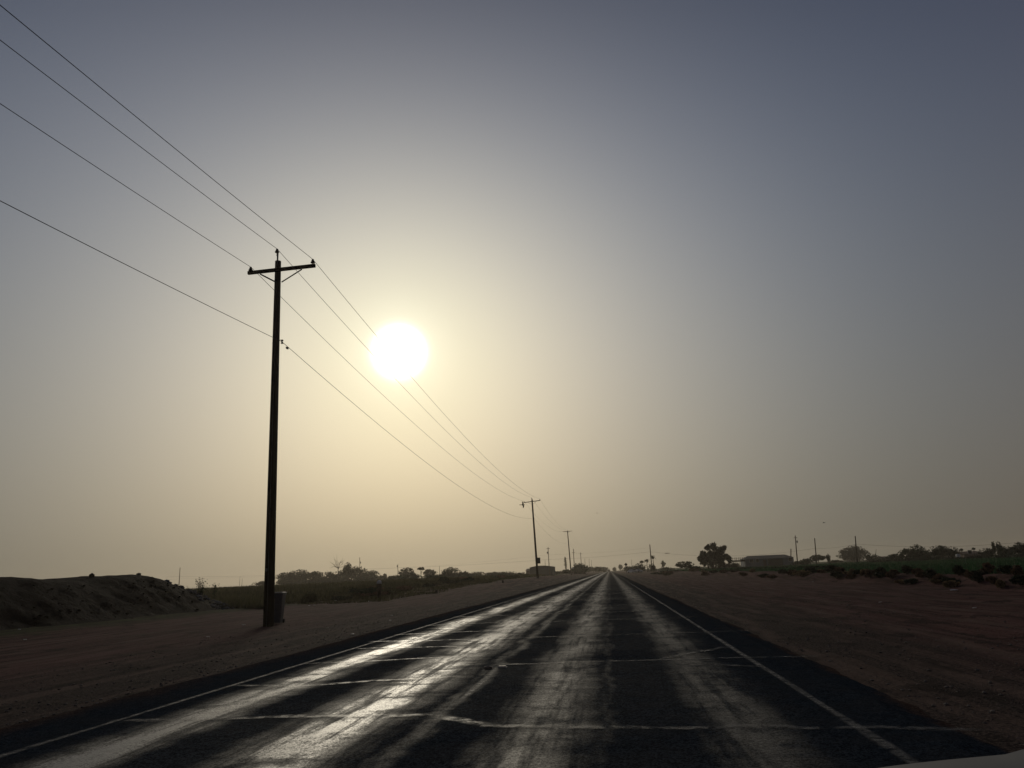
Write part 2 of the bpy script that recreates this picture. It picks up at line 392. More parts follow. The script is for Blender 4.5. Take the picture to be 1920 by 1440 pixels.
# forked seal beside the right edge line
crack(0.55, 12.35, 1.9, 13.9, .045, 23, 0.15); crack(0.9, 12.3, 2.0, 11.2, .04, 24, -0.2); crack(1.0, 13.0, 2.0, 14.2, .04, 25); crack(-0.55, 24.6, -0.2, 27.2, .05, 26, .1)

# ------------------------------------------------------------------ dirt mound
prof = [(-260, 1082), (-80, 1086), (0, 1085), (60, 1087), (105, 1090), (135, 1089), (175, 1082), (215, 1081), (255, 1080), (280, 1082), (298, 1090), (312, 1099), (335, 1107)]
XR = -27.5
ry = []; rz_ = []
for px, py in prof:
    d = ray(px, py); Yv = XR * d[1] / d[0]; ry.append(Yv); rz_.append(at(px, py, Yv)[2])
o_ = np.argsort(ry); ry = np.array(ry)[o_]; rz_ = np.array(rz_)[o_]
def mound_h(X, Y):
    rid = np.interp(Y, ry, rz_, left=rz_[0]) + 0.16 * sstep(ry[-1] + 1, ry[-1] - 6, Y)
    endf = sstep(ry[-1] + 3.5, ry[-1] - 1.0, Y)
    foot = -22.6 + 0.7 * fbm(Y * 0.4, Y * 0, 71)
    fr = sstep(0, 1, np.clip((foot - X) / (foot - XR), 0, 1)) ** 0.85
    bk = 1 - 0.8 * sstep(XR - 2.5, XR - 10, X)
    lump = fbm(X * 0.45, Y * 0.45, 73, 5) * 0.45 + fbm(X * 1.6, Y * 1.3, 75, 4) * 0.20 + fbm(X * 5, Y * 5, 77, 3) * 0.14
    near = sstep(foot, foot - 1.2, X)
    amp = np.where(X < XR + 1.0, 0.45, 1.0)
    return (rid + 0.0) * fr * bk * endf + lump * near * endf * amp - 0.12 + 0.3 * sstep(-6, 2, X) * 0
mm, nt = mat_base('piled earth'); node, m, mix, ss, noise, put = mk(nt)
co = node('ShaderNodeTexCoord', out=None).outputs['Object']
n1 = noise(co, 0.5, 5, 0.6); n2 = noise(co, 3.5, 5, 0.7)
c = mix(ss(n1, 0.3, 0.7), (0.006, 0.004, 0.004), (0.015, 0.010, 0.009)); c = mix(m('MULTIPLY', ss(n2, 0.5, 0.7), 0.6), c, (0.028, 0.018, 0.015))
p = node('ShaderNodeBsdfPrincipled', {'Base Color': c, 'Roughness': 0.95, 'Specular IOR Level': 0.05}, out=None)
b = node('ShaderNodeBump', {'Height': m('ADD', n2, n1), 'Strength': 1.0, 'Distance': 0.25}); nt.links.new(b, p.inputs['Normal'])
o = nt.nodes.new('ShaderNodeOutputMaterial'); nt.links.new(p.outputs[0], o.inputs[0])
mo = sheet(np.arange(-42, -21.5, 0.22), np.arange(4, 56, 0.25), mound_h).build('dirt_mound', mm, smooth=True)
tag(mo, 'long dark mound of piled earth on the left beyond the dirt verge', 'dirt mound')

def rock_mesh(mb, c, r, seed):
    rs = np.random.default_rng(seed)
    P = []
    for i, (a, zz) in enumerate([(0, -1), (0, 1)] + [(k * 1.047, -0.4) for k in range(6)] + [(k * 1.047 + .5, 0.45) for k in range(6)]):
        rr = 0 if abs(zz) == 1 else 1
        P.append([rr * math.cos(a), rr * math.sin(a), zz])
    P = np.array(P) * np.array(r) * (1 + 0.35 * (rs.random((14, 1)) - 0.5)) + np.array(c)
    fs = []
    for k in range(6):
        a = 2 + k; b2 = 2 + (k + 1) % 6; c2 = 8 + k; d2 = 8 + (k + 1) % 6
        fs += [[0, b2, a], [a, b2, c2], [b2, d2, c2], [c2, d2, 1]]
    mb.add(P, fs)
for i, (px, py, rr, lb) in enumerate([(172, 1081, .20, 'clod of earth perched on the mound crest beside its dip'), (260, 1078, .16, 'rock on the highest point of the dirt mound'), (292, 1091, .14, 'clod at the top of the steep right end of the mound')]):
    d = ray(px, py); Yv = XR * d[1] / d[0]; q = at(px, py + 1, Yv)
    mb = MB(); rock_mesh(mb, (q[0], q[1], float(mound_h(q[0], q[1])) + rr * .35), (rr * .8, rr * .8, rr * 0.7), 5 + i); tag(mb.build('rock', BARK), lb, 'rock')
mb = MB(); rs = np.random.default_rng(3)
for i in range(260):
    Yv = 44.5 + rs.random() * 6; Xv = -22.9 - rs.random() * 4.5; r_ = 0.05 + 0.13 * rs.random() ** 2
    rock_mesh(mb, (Xv, Yv, float(max(gz(Xv, Yv), mound_h(Xv, Yv))) + r_ * .3), (r_, r_, r_ * .7), i)
cl = MB()
for i in range(260):
    Yv = 16 + rs.random() * 31; Xv = -22.6 - rs.random() * 3.6; r_ = 0.03 + 0.07 * rs.random() ** 3
    rock_mesh(cl, (Xv, Yv, float(mound_h(Xv, Yv)) + r_ * .2), (r_, r_, r_ * .7), i + 300)
tag(cl.build('clods', mm, mo), kind='stuff')
tag(mb.build('rubble', RUBBLE), 'loose bluish rubble in the dip at the right end of the mound', 'rubble', kind='stuff')
mb = MB()
for i in range(8000):
    if rs.random() < 0.55:
        Yv = 5 + 60 * rs.random() ** 1.6; Xv = -6.9 - 4.5 * rs.random() ** 1.5
    else:
        Yv = 5 + 60 * rs.random() ** 1.6; Xv = 3.1 + 5.5 * rs.random() ** 1.4
    r_ = 0.006 + 0.020 * rs.random() ** 4
    rock_mesh(mb, (Xv, Yv, float(gz(Xv, Yv)) + r_ * .3), (r_, r_, r_ * .6), i)
tag(mb.build('gravel', STONE), 'scattered gravel and small stones along both road shoulders', 'gravel', kind='stuff')

# ------------------------------------------------------------------ vegetation
def leaf_quads(C, size, rs):
    k = len(C); a = rs.normal(size=(k, 3)); a /= np.linalg.norm(a, axis=1)[:, None]
    b_ = rs.normal(size=(k, 3)); b_ -= (b_ * a).sum(1)[:, None] * a; b_ /= np.linalg.norm(b_, axis=1)[:, None]
    s1 = size * (0.6 + 0.8 * rs.random((k, 1))); s2 = s1 * (0.45 + 0.3 * rs.random((k, 1)))
    return np.stack([C - a * s1, C + b_ * s2, C + a * s1, C - b_ * s2], 1)
def crown_pts(c, r, nclump, nleaf, rs, low=-0.7, shell=0.55, csize=0.28):
    P = []
    for i in range(nclump):
        while True:
            d = rs.normal(size=3); d /= np.linalg.norm(d)
            if d[2] > low: break
        rad = shell + (1 - shell) * rs.random(); cc = d * rad * (1 - csize)
        cs = csize * (0.6 + 0.8 * rs.random())
        q = rs.normal(size=(nleaf, 3)); q /= np.linalg.norm(q, axis=1)[:, None]
        q *= (rs.random((nleaf, 1)) ** 0.45) * cs
        P.append(cc + q)
    P = np.concatenate(P)
    return P * np.array(r) + np.array(c)
TREE_SEED = [100]
def tree(px, hw, top, Y, label, name='tree', mat=None, group=None, kind='round', base=None, cat='tree', dens=1.0):
    TREE_SEED[0] += 1; rs = np.random.default_rng(TREE_SEED[0]); mat = mat or LEAFD
    if group == 'brush line left of the road' and kind in ('bush', 'round', 'airy'): hw *= 1.5; top -= 1
    tp = at(px, top, Y); X0 = tp[0]; zb = float(gz(X0, Y)); Ht = max(tp[2] - zb, 0.4); W = hw / 1465.0 * Y
    root = empty(name, (X0, Y, zb), label, cat, group)
    ls = max(0.045, Y * 0.00085)
    mb = MB(); tk = MB()
    if kind == 'round':
        c = (0, 0, Ht * 0.43); r = (W * 1.15, W * 0.95, Ht * 0.58); low = -1; tr = 0.04 * Ht
    elif kind == 'bush':
        c = (0, 0, Ht * 0.38); r = (W * 1.12, W * 0.9, Ht * 0.62); low = -0.4; tr = 0.03 * Ht
    elif kind == 'airy':
        c = (0, 0, Ht * 0.58); r = (W, W * 0.85, Ht * 0.43); low = -0.9; tr = 0.035 * Ht
    elif kind == 'umbrella':
        c = (0, 0, Ht * 0.86); r = (W, W, Ht * 0.15); low = -0.3; tr = 0.02 * Ht
    elif kind == 'tall':
        c = (0, 0, Ht * 0.55); r = (W, W, Ht * 0.47); low = -1; tr = 0.02 * Ht
    if kind == 'palm':
        tk.tube([[0, 0, -0.1], [0.05 * W, 0, Ht * 0.5], [0, 0, Ht * 0.9]], [0.022 * Ht, 0.018 * Ht, 0.018 * Ht], 7)
        tk.build('trunk', BARK, root)
        for i in range(26):
            a = rs.random() * 6.28; up = rs.random() * 1.3 - 0.35; L = W * (0.8 + .4 * rs.random())
            p0 = np.array([0, 0, Ht * 0.9]); d = np.array([math.cos(a), math.sin(a), up])
            pts = [p0 + d * L * q + np.array([0, 0, -L * 0.7 * q * q]) for q in (0, .35, .7, 1)]
            s_ = np.array([-math.sin(a), math.cos(a), 0]) * L * 0.16
            for q in range(3):
                mb.add([pts[q] - s_, pts[q] + s_, pts[q + 1] + s_ * .8, pts[q + 1] - s_ * .8], [[0, 1, 2, 3]])
        mb.build('crown', mat, root); return root
    nc = int({'round': 34, 'bush': 26, 'airy': 30, 'umbrella': 14, 'tall': 16}[kind] * dens)
    nl = int(np.clip(W * Ht / (ls * ls) * 6.5 / nc, 20, 200))
    P = crown_pts(c, r, nc, nl, rs, low, 0.5 if kind != 'airy' else 0.62, 0.30 if kind != 'airy' else 0.24)
    P[:, 2] = np.maximum(P[:, 2], 0.02)
    # ragged fringe twigs of leaves
    k = len(P) // 12
    d = rs.normal(size=(k, 3)); d /= np.linalg.norm(d, axis=1)[:, None]; d[:, 2] = np.abs(d[:, 2]) - 0.2
    P = np.concatenate([P, np.array(c) + d * np.array(r) * (0.88 + 0.17 * rs.random((k, 1)))])
    P[:, 2] = np.maximum(P[:, 2], 0.02)
    mb.quads(leaf_quads(P, ls, rs)); mb.build('crown', mat, root)
    zt = c[2]
    tk.tube([[0, 0, -0.15], [0.03 * W, 0, zt * 0.5], [-0.04 * W, 0, zt]], [tr, tr * .75, tr * .45], 7)
    for i in range(5):
        a = rs.random() * 6.28; f = 0.35 + 0.4 * rs.random()
        e_ = np.array(c) + np.array([math.cos(a) * r[0] * .7, math.sin(a) * r[1] * .7, r[2] * (rs.random() - .2) * .7])
        s_ = np.array([0, 0, zt * f]); md = (s_ + e_) / 2 + np.array([0, 0, -0.06 * Ht])
        tk.tube([s_, md, e_], [tr * .5, tr * .35, tr * .12], 5)
    tk.build('trunk' if kind in ('round', 'airy', 'umbrella', 'tall') else 'stem', BARK, root)
    return root

GL = 'hedgerow trees left of the road'; GR = 'trees beyond the right hand bank'; GB = 'brush line left of the road'
tree(492, 20, 1088, 330, 'low dark bush sloping down behind the near pole', 'bush', LEAFO, GL, 'bush', cat='bush')
tree(536, 22, 1070, 300, 'dark tree right behind the near pole, left end of the wood', 'tree', LEAFD, GL)
tree(562, 24, 1066, 300, 'spiky topped dark tree second from the near pole', 'tree', LEAFD, GL)
tree(592, 22, 1068, 305, 'dark tree with a flat top in the middle of the left wood', 'tree', LEAFD, GL)
tree(616, 18, 1070, 310, 'lower dark tree under the bare branches', 'tree', LEAFD, GL)
tree(642, 20, 1066, 300, 'dark tree standing left of the blocky tall crown', 'tree', LEAFD, GL)
tree(652, 9, 1051, 300, 'tall narrow blocky dark tree, highest of the left wood', 'tree', LEAFD, GL, 'tall')
tree(670, 18, 1058, 302, 'rounded tree beside the tallest one of the left wood', 'tree', LEAFD, GL)
tree(694, 20, 1067, 305, 'dark tree at the right end of the left wood', 'tree', LEAFD, GL)
tree(714, 12, 1078, 310, 'small bush at the right foot of the left wood', 'bush', LEAFO, GL, 'bush', cat='bush')
tree(722, 4, 1074, 420, 'tiny faded tree just right of the left wood', 'tree', LEAFO, GL)
tree(742, 15, 1078, 240, 'pale bush behind the white capped marker post', 'bush', LEAFO, GB, 'bush', cat='bush')
tree(762, 11, 1063, 300, 'thin airy tree with a crooked top above the brush', 'tree', LEAFO, GB, 'airy', dens=.6)
tree(768, 16, 1074, 220, 'bushy green shrub under the crooked airy tree', 'bush', LEAFG, GB, 'bush', cat='bush')
tree(789, 7, 1063, 280, 'small tree with a round crown on a clear trunk', 'tree', LEAFD, GB, 'umbrella')
tree(806, 10, 1067, 290, 'loose round tree right of the clear trunked one', 'tree', LEAFO, GB, 'airy')
tree(812, 18, 1077, 190, 'dense dark green shrub in the brush line', 'bush', LEAFG, GB, 'bush', cat='bush')
tree(846, 12, 1062, 260, 'rounded tree rising highest in the brush line', 'tree', LEAFD, GB, 'round')
tree(838, 16, 1073, 200, 'grey green shrub at the foot of the rounded brush line tree', 'bush', LEAFO, GB, 'bush', cat='bush')
tree(866, 12, 1071, 240, 'sloping shrub right of the rounded brush line tree', 'bush', LEAFO, GB, 'bush', cat='bush')
tree(890, 15, 1072, 290, 'hazy low bush between two gaps of sky', 'bush', LEAFO, GB, 'bush', cat='bush')
tree(878, 22, 1081, 170, 'bright green shrub on the edge of the left field', 'bush', LEAFG, GB, 'bush', cat='bush')
tree(925, 16, 1072, 300, 'faded bush halfway to the grey shed', 'bush', LEAFO, GB, 'bush', cat='bush')
tree(950, 14, 1071, 310, 'faded bush with a pointed top before the shed', 'bush', LEAFO, GB, 'bush', cat='bush')
tree(973, 12, 1073, 300, 'low bush touching the left end of the grey shed', 'bush', LEAFD, GB, 'bush', cat='bush')
tree(1048, 12, 1071, 320, 'pale yellowish bush between shed and third pole', 'bush', LEAFO, GB, 'bush', cat='bush')
tree(1062, 8, 1067, 300, 'small bush at the left foot of the third pole', 'bush', LEAFO, GB, 'bush', cat='bush')
tree(1059.5, 2.6, 1042, 620, 'faded slender tree far behind, left of the third pole', 'tree', LEAFO, GB, 'tall')
tree(1084, 9, 1055, 330, 'green tree above the brown shed near the vanishing road', 'tree', LEAFG, GB)
tree(1094, 6, 1058, 330, 'dark small tree right of the green one by the brown shed', 'tree', LEAFD, GB)
tree(1112, 13, 1062, 480, 'hazy hedge like tree near the end of the road, left side', 'tree', LEAFO, GB, 'bush')
tree(1128, 9, 1063, 560, 'hazier tree next to the road end, left side', 'tree', LEAFO, GB, 'bush')
# the road end and right
tree(1152, 3, 1063, 800, 'tiny hazy tree beside the vanishing road', 'tree', LEAFO, GR)
tree(1163, 4, 1058, 700, 'pale faded tree right of the vanishing road', 'tree', LEAFO, GR, 'airy')
tree(1180, 13, 1060, 360, 'low dark tree sloping down to the road end, right side', 'tree', LEAFD, GR, 'bush')
tree(1198, 14, 1055, 330, 'dark tree behind the parked white car', 'tree', LEAFD, GR)
tree(1203, 4, 1051, 340, 'little round topped tree poking above its neighbours', 'tree', LEAFD, GR, 'umbrella')
tree(1212, 5, 1047, 290, 'palm with a flat spread crown left of the leaning pole', 'palm_tree', LEAFD, 'palms by the leaning pole', 'palm', cat='palm')
tree(1223.5, 5.5, 1040, 285, 'ragged palm right against the leaning pole', 'palm_tree', LEAFD, 'palms by the leaning pole', 'palm', cat='palm')
tree(1222, 7, 1055, 270, 'dark bush at the foot of the leaning pole', 'bush', LEAFD, GR, 'bush', cat='bush')
tree(1243, 4.5, 1050, 420, 'pale blocky columnar tree standing alone', 'tree', LEAFO, GR, 'tall')
tree(1250, 14, 1063, 300, 'low brownish brush left of the round bush', 'bush', LEAFO, GR, 'bush', cat='bush')
tree(1283, 19, 1051, 220, 'loose round bush left of the big mesquite', 'bush', LEAFO, GR, 'airy', cat='bush')
tree(1302, 14, 1060, 200, 'dark low bush between the round bush and the big mesquite', 'bush', LEAFD, GR, 'bush', cat='bush')
# the big tree: one thing, one crown of several lobes
def big_tree():
    Y = 215.0; b0 = at(1340, 1067, Y); zb = float(gz(b0[0], Y))
    root = empty('mesquite_tree', (b0[0], Y, zb), 'big ragged mesquite with sky showing between its trunks', 'tree', GR)
    rs = np.random.default_rng(55); mb = MB(); tk = MB(); s = Y / 1465.0
    lobes = [(1326, 1044, 12, 13), (1346, 1040, 14, 14), (1332, 1052, 14, 11), (1350, 1050, 14, 11), (1316, 1040, 9, 8), (1314, 1050, 7, 9), (1327, 1028, 8, 9), (1338, 1026, 11, 9), (1333, 1040, 13, 10), (1351, 1034, 10, 10), (1357, 1028, 6, 8), (1360, 1043, 9, 9), (1346, 1046, 13, 9), (1366, 1050, 7, 9), (1322, 1056, 5, 6), (1352, 1056, 12, 8), (1364, 1060, 9, 6), (1334, 1058, 5, 6)]
    for px, py, rx, rz in lobes:
        q = at(px, py, Y) - np.array([b0[0], Y, zb])
        P = crown_pts((q[0], (rs.random() - .5) * 3, q[2]), (rx * s * 1.12, rx * s * 1.1, rz * s * 1.08), 12, 75, rs, -1, 0.25, 0.36)
        mb.quads(leaf_quads(P, 0.2, rs))
    mb.build('crown', LEAFD, root)
    for bx, ex, ey in ((1329, 1322, 1040), (1335, 1333, 1036), (1341, 1345, 1036), (1347, 1354, 1040), (1337, 1340, 1030)):
        a = at(bx, 1068, Y) - np.array([b0[0], Y, zb]); c = at(ex, ey, Y) - np.array([b0[0], Y, zb])
        tk.tube([[a[0], 0, -.2], (np.array([a[0], 0, 0]) + c) / 2 + np.array([.15, 0, 0]), [c[0], 0, c[2]]], [.26, .18, .06], 7)
    tk.build('trunk', BARK, root)
big_tree()
tree(1376, 10, 1054, 215, 'low brush at the right foot of the big mesquite', 'bush', LEAFO, GR, 'bush', cat='bush')
tree(1500, 16, 1050, 215, 'dark shrub below the transformer pole', 'bush', LEAFD, GR, 'bush', cat='bush')
tree(1513, 13, 1045, 235, 'dark round bush at the right end of the low house', 'bush', LEAFD, GR, 'bush', cat='bush')
tree(1533, 16, 1039, 300, 'hazy loose tree behind the middle leaning pole', 'tree', LEAFO, GR, 'airy')
tree(1552, 4, 1037, 280, 'small slim tree with a knobbed top', 'tree', LEAFD, GR, 'tall')
tree(1566, 14, 1049, 290, 'low hazy bush left of the big faded tree', 'bush', LEAFO, GR, 'bush', cat='bush')
tree(1588, 18, 1024, 420, 'big faded round tree, left half of the hazy pair', 'tree', LEAFO, GR)
tree(1606, 17, 1020, 430, 'big faded round tree behind the tall bare pole', 'tree', LEAFO, GR)
tree(1632, 14, 1037, 300, 'mid sized round tree right of the tall bare pole', 'tree', LEAFD, GR)
tree(1655, 14, 1042, 330, 'low hedge tree beside the mid sized round one', 'tree', LEAFD, GR, 'bush')
tree(1676, 13, 1037, 220, 'left shoulder of the dark grove, lower round tree', 'tree', LEAFD, GR)
tree(1697, 15, 1026, 215, 'dark grove tree with gaps low in its crown', 'tree', LEAFG, GR, 'round')
tree(1717, 16, 1019, 215, 'tallest tree in the left half of the dark grove', 'tree', LEAFG, GR, 'round')
tree(1736, 12, 1030, 220, 'tree in the notch between the two halves of the dark grove', 'tree', LEAFD, GR)
tree(1759, 18, 1019, 210, 'broad dense tree in the right half of the dark grove', 'tree', LEAFG, GR)
tree(1784, 11, 1023, 205, 'last tree of the dark grove before the brown roof', 'tree', LEAFD, GR)
tree(1802, 3.5, 1029, 230, 'small round treetop left above the brown roof', 'tree', LEAFD, GR, 'umbrella')
tree(1825, 3, 1027, 230, 'tiny treetop sticking up over the brown roof', 'tree', LEAFD, GR, 'umbrella')
tree(1848, 15, 1025, 190, 'sloping dark tree right of the brown roof', 'tree', LEAFD, GR, 'bush')
tree(1861, 4, 1014, 195, 'pointed slim treetop beside the tuft crowned one', 'tree', LEAFD, GR, 'tall')
tree(1870, 6.5, 1012, 195, 'tufted tree standing above the right hand thicket', 'tree', LEAFD, GR, 'round')
tree(1886, 18, 1020, 185, 'thicket tree with a level top near the right picture edge', 'tree', LEAFD, GR, 'bush')
tree(1912, 16, 1014, 180, 'thicket tree at the right picture edge', 'tree', LEAFD, GR, 'bush')
tree(1938, 18, 1010, 178, 'thicket tree cut by the right picture edge', 'tree', LEAFD, GR, 'bush')
for i, (px, hw, top, Y) in enumerate([(1650, 22, 1049, 190), (1700, 24, 1046, 180), (1745, 24, 1044, 175), (1790, 22, 1044, 170), (1835, 24, 1041, 165), (1880, 24, 1039, 160), (1925, 24, 1036, 155)]):
    tree(px, hw, top, Y, 'dark green hedge bush along the far side of the right field', 'hedge_bush', LEAFD, 'hedge along the far side of the right field', 'bush', cat='bush')
for px, hw, top, Y, mt, lb in [(1392, 18, 1065, 150, LEAFD, 'dark brush in front of the house porch'), (1428, 20, 1065, 140, LEAFD, 'dark brush below the left half of the low house'), (1462, 20, 1064.5, 130, LEAFO, 'olive brush below the right half of the low house'),
                               (1345, 22, 1064, 160, LEAFD, 'dark brush under the big mesquite'), (1310, 18, 1066, 175, LEAFO, 'olive brush left below the big mesquite'), (1268, 16, 1068, 200, LEAFD, 'flat dark brush below the loose round bush'),
                               (1500, 18, 1060, 105, LEAFG, 'green shrub on the bank under the transformer pole'), (1530, 20, 1060, 92, LEAFD, 'wide black green shrub on the bank, widest of them'), (1563, 16, 1066, 85, LEAFG, 'shrub on the bank below the faded trees')]:
    tree(px, hw, top, Y, lb, 'bush', mt, 'shrubs along the ditch bank', 'bush', cat='bush')

def at_ground_x(Xw, px):     # distance where the photo column px meets the line X = Xw
    d = ray(px, 1060); return Xw * d[1] / d[0]
BK = 'brush lumps on the ditch bank'
lump = []
rs = np.random.default_rng(21)
pxs = list(np.linspace(1300, 1905, 34)) + list(np.linspace(1560, 1900, 14) + 7)
for i, px in enumerate(pxs):
    Xw = 15.4 + rs.random() * 1.9 + (0.5 if i >= 34 else 0); Y = at_ground_x(Xw, px)
    wpx = (7 + 9 * rs.random()) * (1.0 if px > 1500 else 0.8) * 1.25
    hh_ = (0.28 + 0.32 * rs.random()) * (1.3 if Y > 60 else 1.0)
    mt, kd = [(LEAFB, 'brown'), (LEAFT, 'straw'), (LEAFD, 'green'), (LEAFB, 'brown'), (LEAFO, 'olive')][i % 5]
    zb = float(gz(Xw, Y)); W = wpx / 1465 * Y
    root = empty('dry_brush' if kd in ('brown', 'straw') else 'shrub', (Xw, Y, zb - 0.03),
                 {'brown': 'brown dry tumbleweed heaped against the ditch bank', 'straw': 'straw coloured dry bush on the ditch bank', 'green': 'small dark green shrub rooted on the ditch bank', 'olive': 'small olive shrub rooted on the ditch bank'}[kd],
                 'bush', BK + ', ' + kd)
    mb = MB(); P = crown_pts((0, 0, hh_ * .4), (W, W, hh_ * .6), 14, 60, rs, -0.3, .4, .32); P[:, 2] = np.maximum(P[:, 2], 0)
    mb.quads(leaf_quads(P, 0.035 + 0.0006 * Y, rs)); mb.build('crown', mt, root)
    tk = MB()
    for k in range(7):
        a = rs.random() * 6.28; tk.tube([[0, 0, 0], [math.cos(a) * W * .5, math.sin(a) * W * .5, hh_ * .5], [math.cos(a) * W * .9, math.sin(a) * W * .9, hh_ * (.5 + .5 * rs.random())]], [.02, .012, .005], 4)
    tk.build('stem', DEADW if kd in ('brown', 'straw') else BARK, root)
rs = np.random.default_rng(77)
for i in range(34):
    if i < 24: Xw = -19.6 - rs.random() * 3.4; Y = 50 + 120 * rs.random() ** 1.3; gp = 'scrub where the left verge meets the field'; lb = 'low brown green scrub bush where the left verge meets the field'
    else: Xw = 10.5 + rs.random() * 5; Y = 125 + 110 * rs.random(); gp = 'scrub on the far right verge'; lb = 'low dark scrub bush on the far right verge near the road end'
    hh_ = .35 + .55 * rs.random(); W = .7 + 1.3 * rs.random(); zb = float(gz(Xw, Y))
    root = empty('scrub_bush', (Xw, Y, zb - .03), lb, 'bush', gp)
    mb = MB(); P = crown_pts((0, 0, hh_ * .38), (W, W * 1.6, hh_ * .62), 16, 55, rs, -.3, .35, .34); P[:, 2] = np.maximum(P[:, 2], 0)
    mb.quads(leaf_quads(P, .035 + .0007 * Y, rs)); mb.build('crown', [LEAFO, LEAFB, GRASSL, LEAFD][i % 4], root)
    tk = MB()
    for k in range(6):
        a = rs.random() * 6.28; tk.tube([[0, 0, 0], [math.cos(a) * W * .5, math.sin(a) * W * .7, hh_ * .5], [math.cos(a) * W * .9, math.sin(a) * W * 1.3, hh_ * (.6 + .5 * rs.random())]], [.02, .012, .006], 4)
    tk.build('stem', BARK, root)
# shrub at the right end of the mound
def leggy(px, base, top, Y, hw, label, n=14, sparse=70):
    rs = np.random.default_rng(int(px)); b0 = at(px, base, Y); zb = float(gz(b0[0], Y)); H_ = at(px, top, Y)[2] - zb; W = hw / 1465 * Y
    root = empty('shrub', (b0[0], Y, zb), label, 'bush')
    tk = MB(); L = []
    for k in range(n):
        a = rs.random() * 6.28; r_ = rs.random() ** .6; e_ = np.array([math.cos(a) * W * r_, math.sin(a) * W * r_, H_ * (1.02 - .45 * r_ * rs.random())])
        mid = e_ * np.array([.35, .35, .5]); tk.tube([[0, 0, -.05], mid, e_], [.02, .012, .005], 5)
        for f in rs.random(sparse // 2) * .75 + .25:
            L.append((mid + (e_ - mid) * max(0, f * 2 - 1) if f > .5 else mid * f * 2) + rs.normal(size=3) * .09 * (0.5 + f))
    mb = MB(); mb.quads(leaf_quads(np.array(L), .05, rs)); mb.build('crown', LEAFG, root); tk.build('stem', BARK, root)
leggy(377, 1122, 1085, 47, 19, 'leggy green shrub with open twigs right of the dirt mound')
leggy(311, 1106, 1093, 43, 4, 'small weed growing on the steep right end of the mound', 5, 40)
leggy(402, 1112, 1092, 60, 5, 'thin upright weed right of the leggy shrub', 5, 50)
leggy(352, 1118, 1099, 50, 8, 'low weed between mound and leggy shrub', 8, 60)
for px, hw, top, lb in ((545, 30, 1086, 'low undergrowth bush at the left foot of the left wood'), (590, 30, 1085, 'low undergrowth bush at the middle foot of the left wood'), (635, 30, 1083, 'low undergrowth bush below the bare branches'), (680, 32, 1083, 'low undergrowth bush at the right foot of the left wood')):
    tree(px, hw, top, 270, lb, 'bush', LEAFO, GL, 'bush', cat='bush')
# bare tree over the left wood
def bare_tree():
    Y = 292.0; b0 = at(634, 1090, Y); zb = float(gz(b0[0], Y)); o_ = np.array([b0[0], Y, zb])
    root = empty('bare_tree', o_, 'leafless pale tree with spreading branches above the left wood', 'tree')
    tk = MB(); br = MB(); rs = np.random.default_rng(9)
    fork = at(634, 1066, Y) - o_; tk.tube([[0, 0, -.2], fork * .5, fork], [.22, .17, .12], 6); tk.build('trunk', DEADW, root)
    for px, py in ((619, 1053), (621, 1061), (629, 1047), (633, 1044), (638, 1051), (642, 1046), (646, 1054), (627, 1055), (645, 1060)):
        e_ = at(px, py, Y) - o_; e_[1] += rs.normal() * .8; md = (fork + e_) / 2 + rs.normal(size=3) * .15
        br.tube([fork, md, e_], [.07, .05, .025], 4)
        for k in range(3):
            e2 = md + (e_ - md) * rs.random() + rs.normal(size=3) * .7; br.tube([md, e2], [.035, .015], 4)
    br.build('branches', DEADW, root)
bare_tree()

def grass_field(name, x0, x1, y0, y1, n, h, mat, label, seed, pw=1.6, xn=0.0):
    rs = np.random.default_rng(seed)
    Y = y0 + (y1 - y0) * rs.random(n) ** pw; X = x0 + (x1 - x0) * rs.random(n) ** pw + xn * fbm(Y * .2, Y * 0, seed)
    Z = gz(X, Y); Hh = h * (0.4 + 0.9 * vnoise(X * .35, Y * .2, seed)) * (0.6 + .6 * rs.random(n))
    a = rs.random(n) * 6.28; w = 0.012 + 0.0007 * Y; lean = rs.normal(size=(n, 2)) * 0.22 * Hh[:, None]
    b0 = np.stack([X, Y, Z - 0.02], 1); s = np.stack([np.cos(a) * w, np.sin(a) * w, 0 * a], 1)
    tip = b0 + np.stack([lean[:, 0], lean[:, 1], Hh], 1)
    V = np.stack([b0 - s, b0 + s, tip], 1).reshape(-1, 3)
    mb = MB(); mb.v = [V]; mb.f = np.arange(3 * n).reshape(n, 3).tolist(); mb.n = 3 * n
    return tag(mb.build(name, mat), label, 'grass', kind='stuff')
CROP = simple('green crop', (0.040, 0.098, 0.042), .8, .35, .2, .1, translucent=.25)
grass_field('grass', -21.4, -75, 46, 260, 52000, 0.55, GRASSL, 'rough grass and weeds covering the left field', 5, 1.5, 2.5)
grass_field('crop', 17.6, 75, 14, 230, 52000, 0.30, CROP, 'low green crop covering the field on the right', 6, 1.4, 1.5)
grass_field('verge_grass', -21.5, -15, 52, 240, 16000, 0.20, GRASSL, 'thin grass on the left verge between dirt and field', 8, 1.2, 2.0)

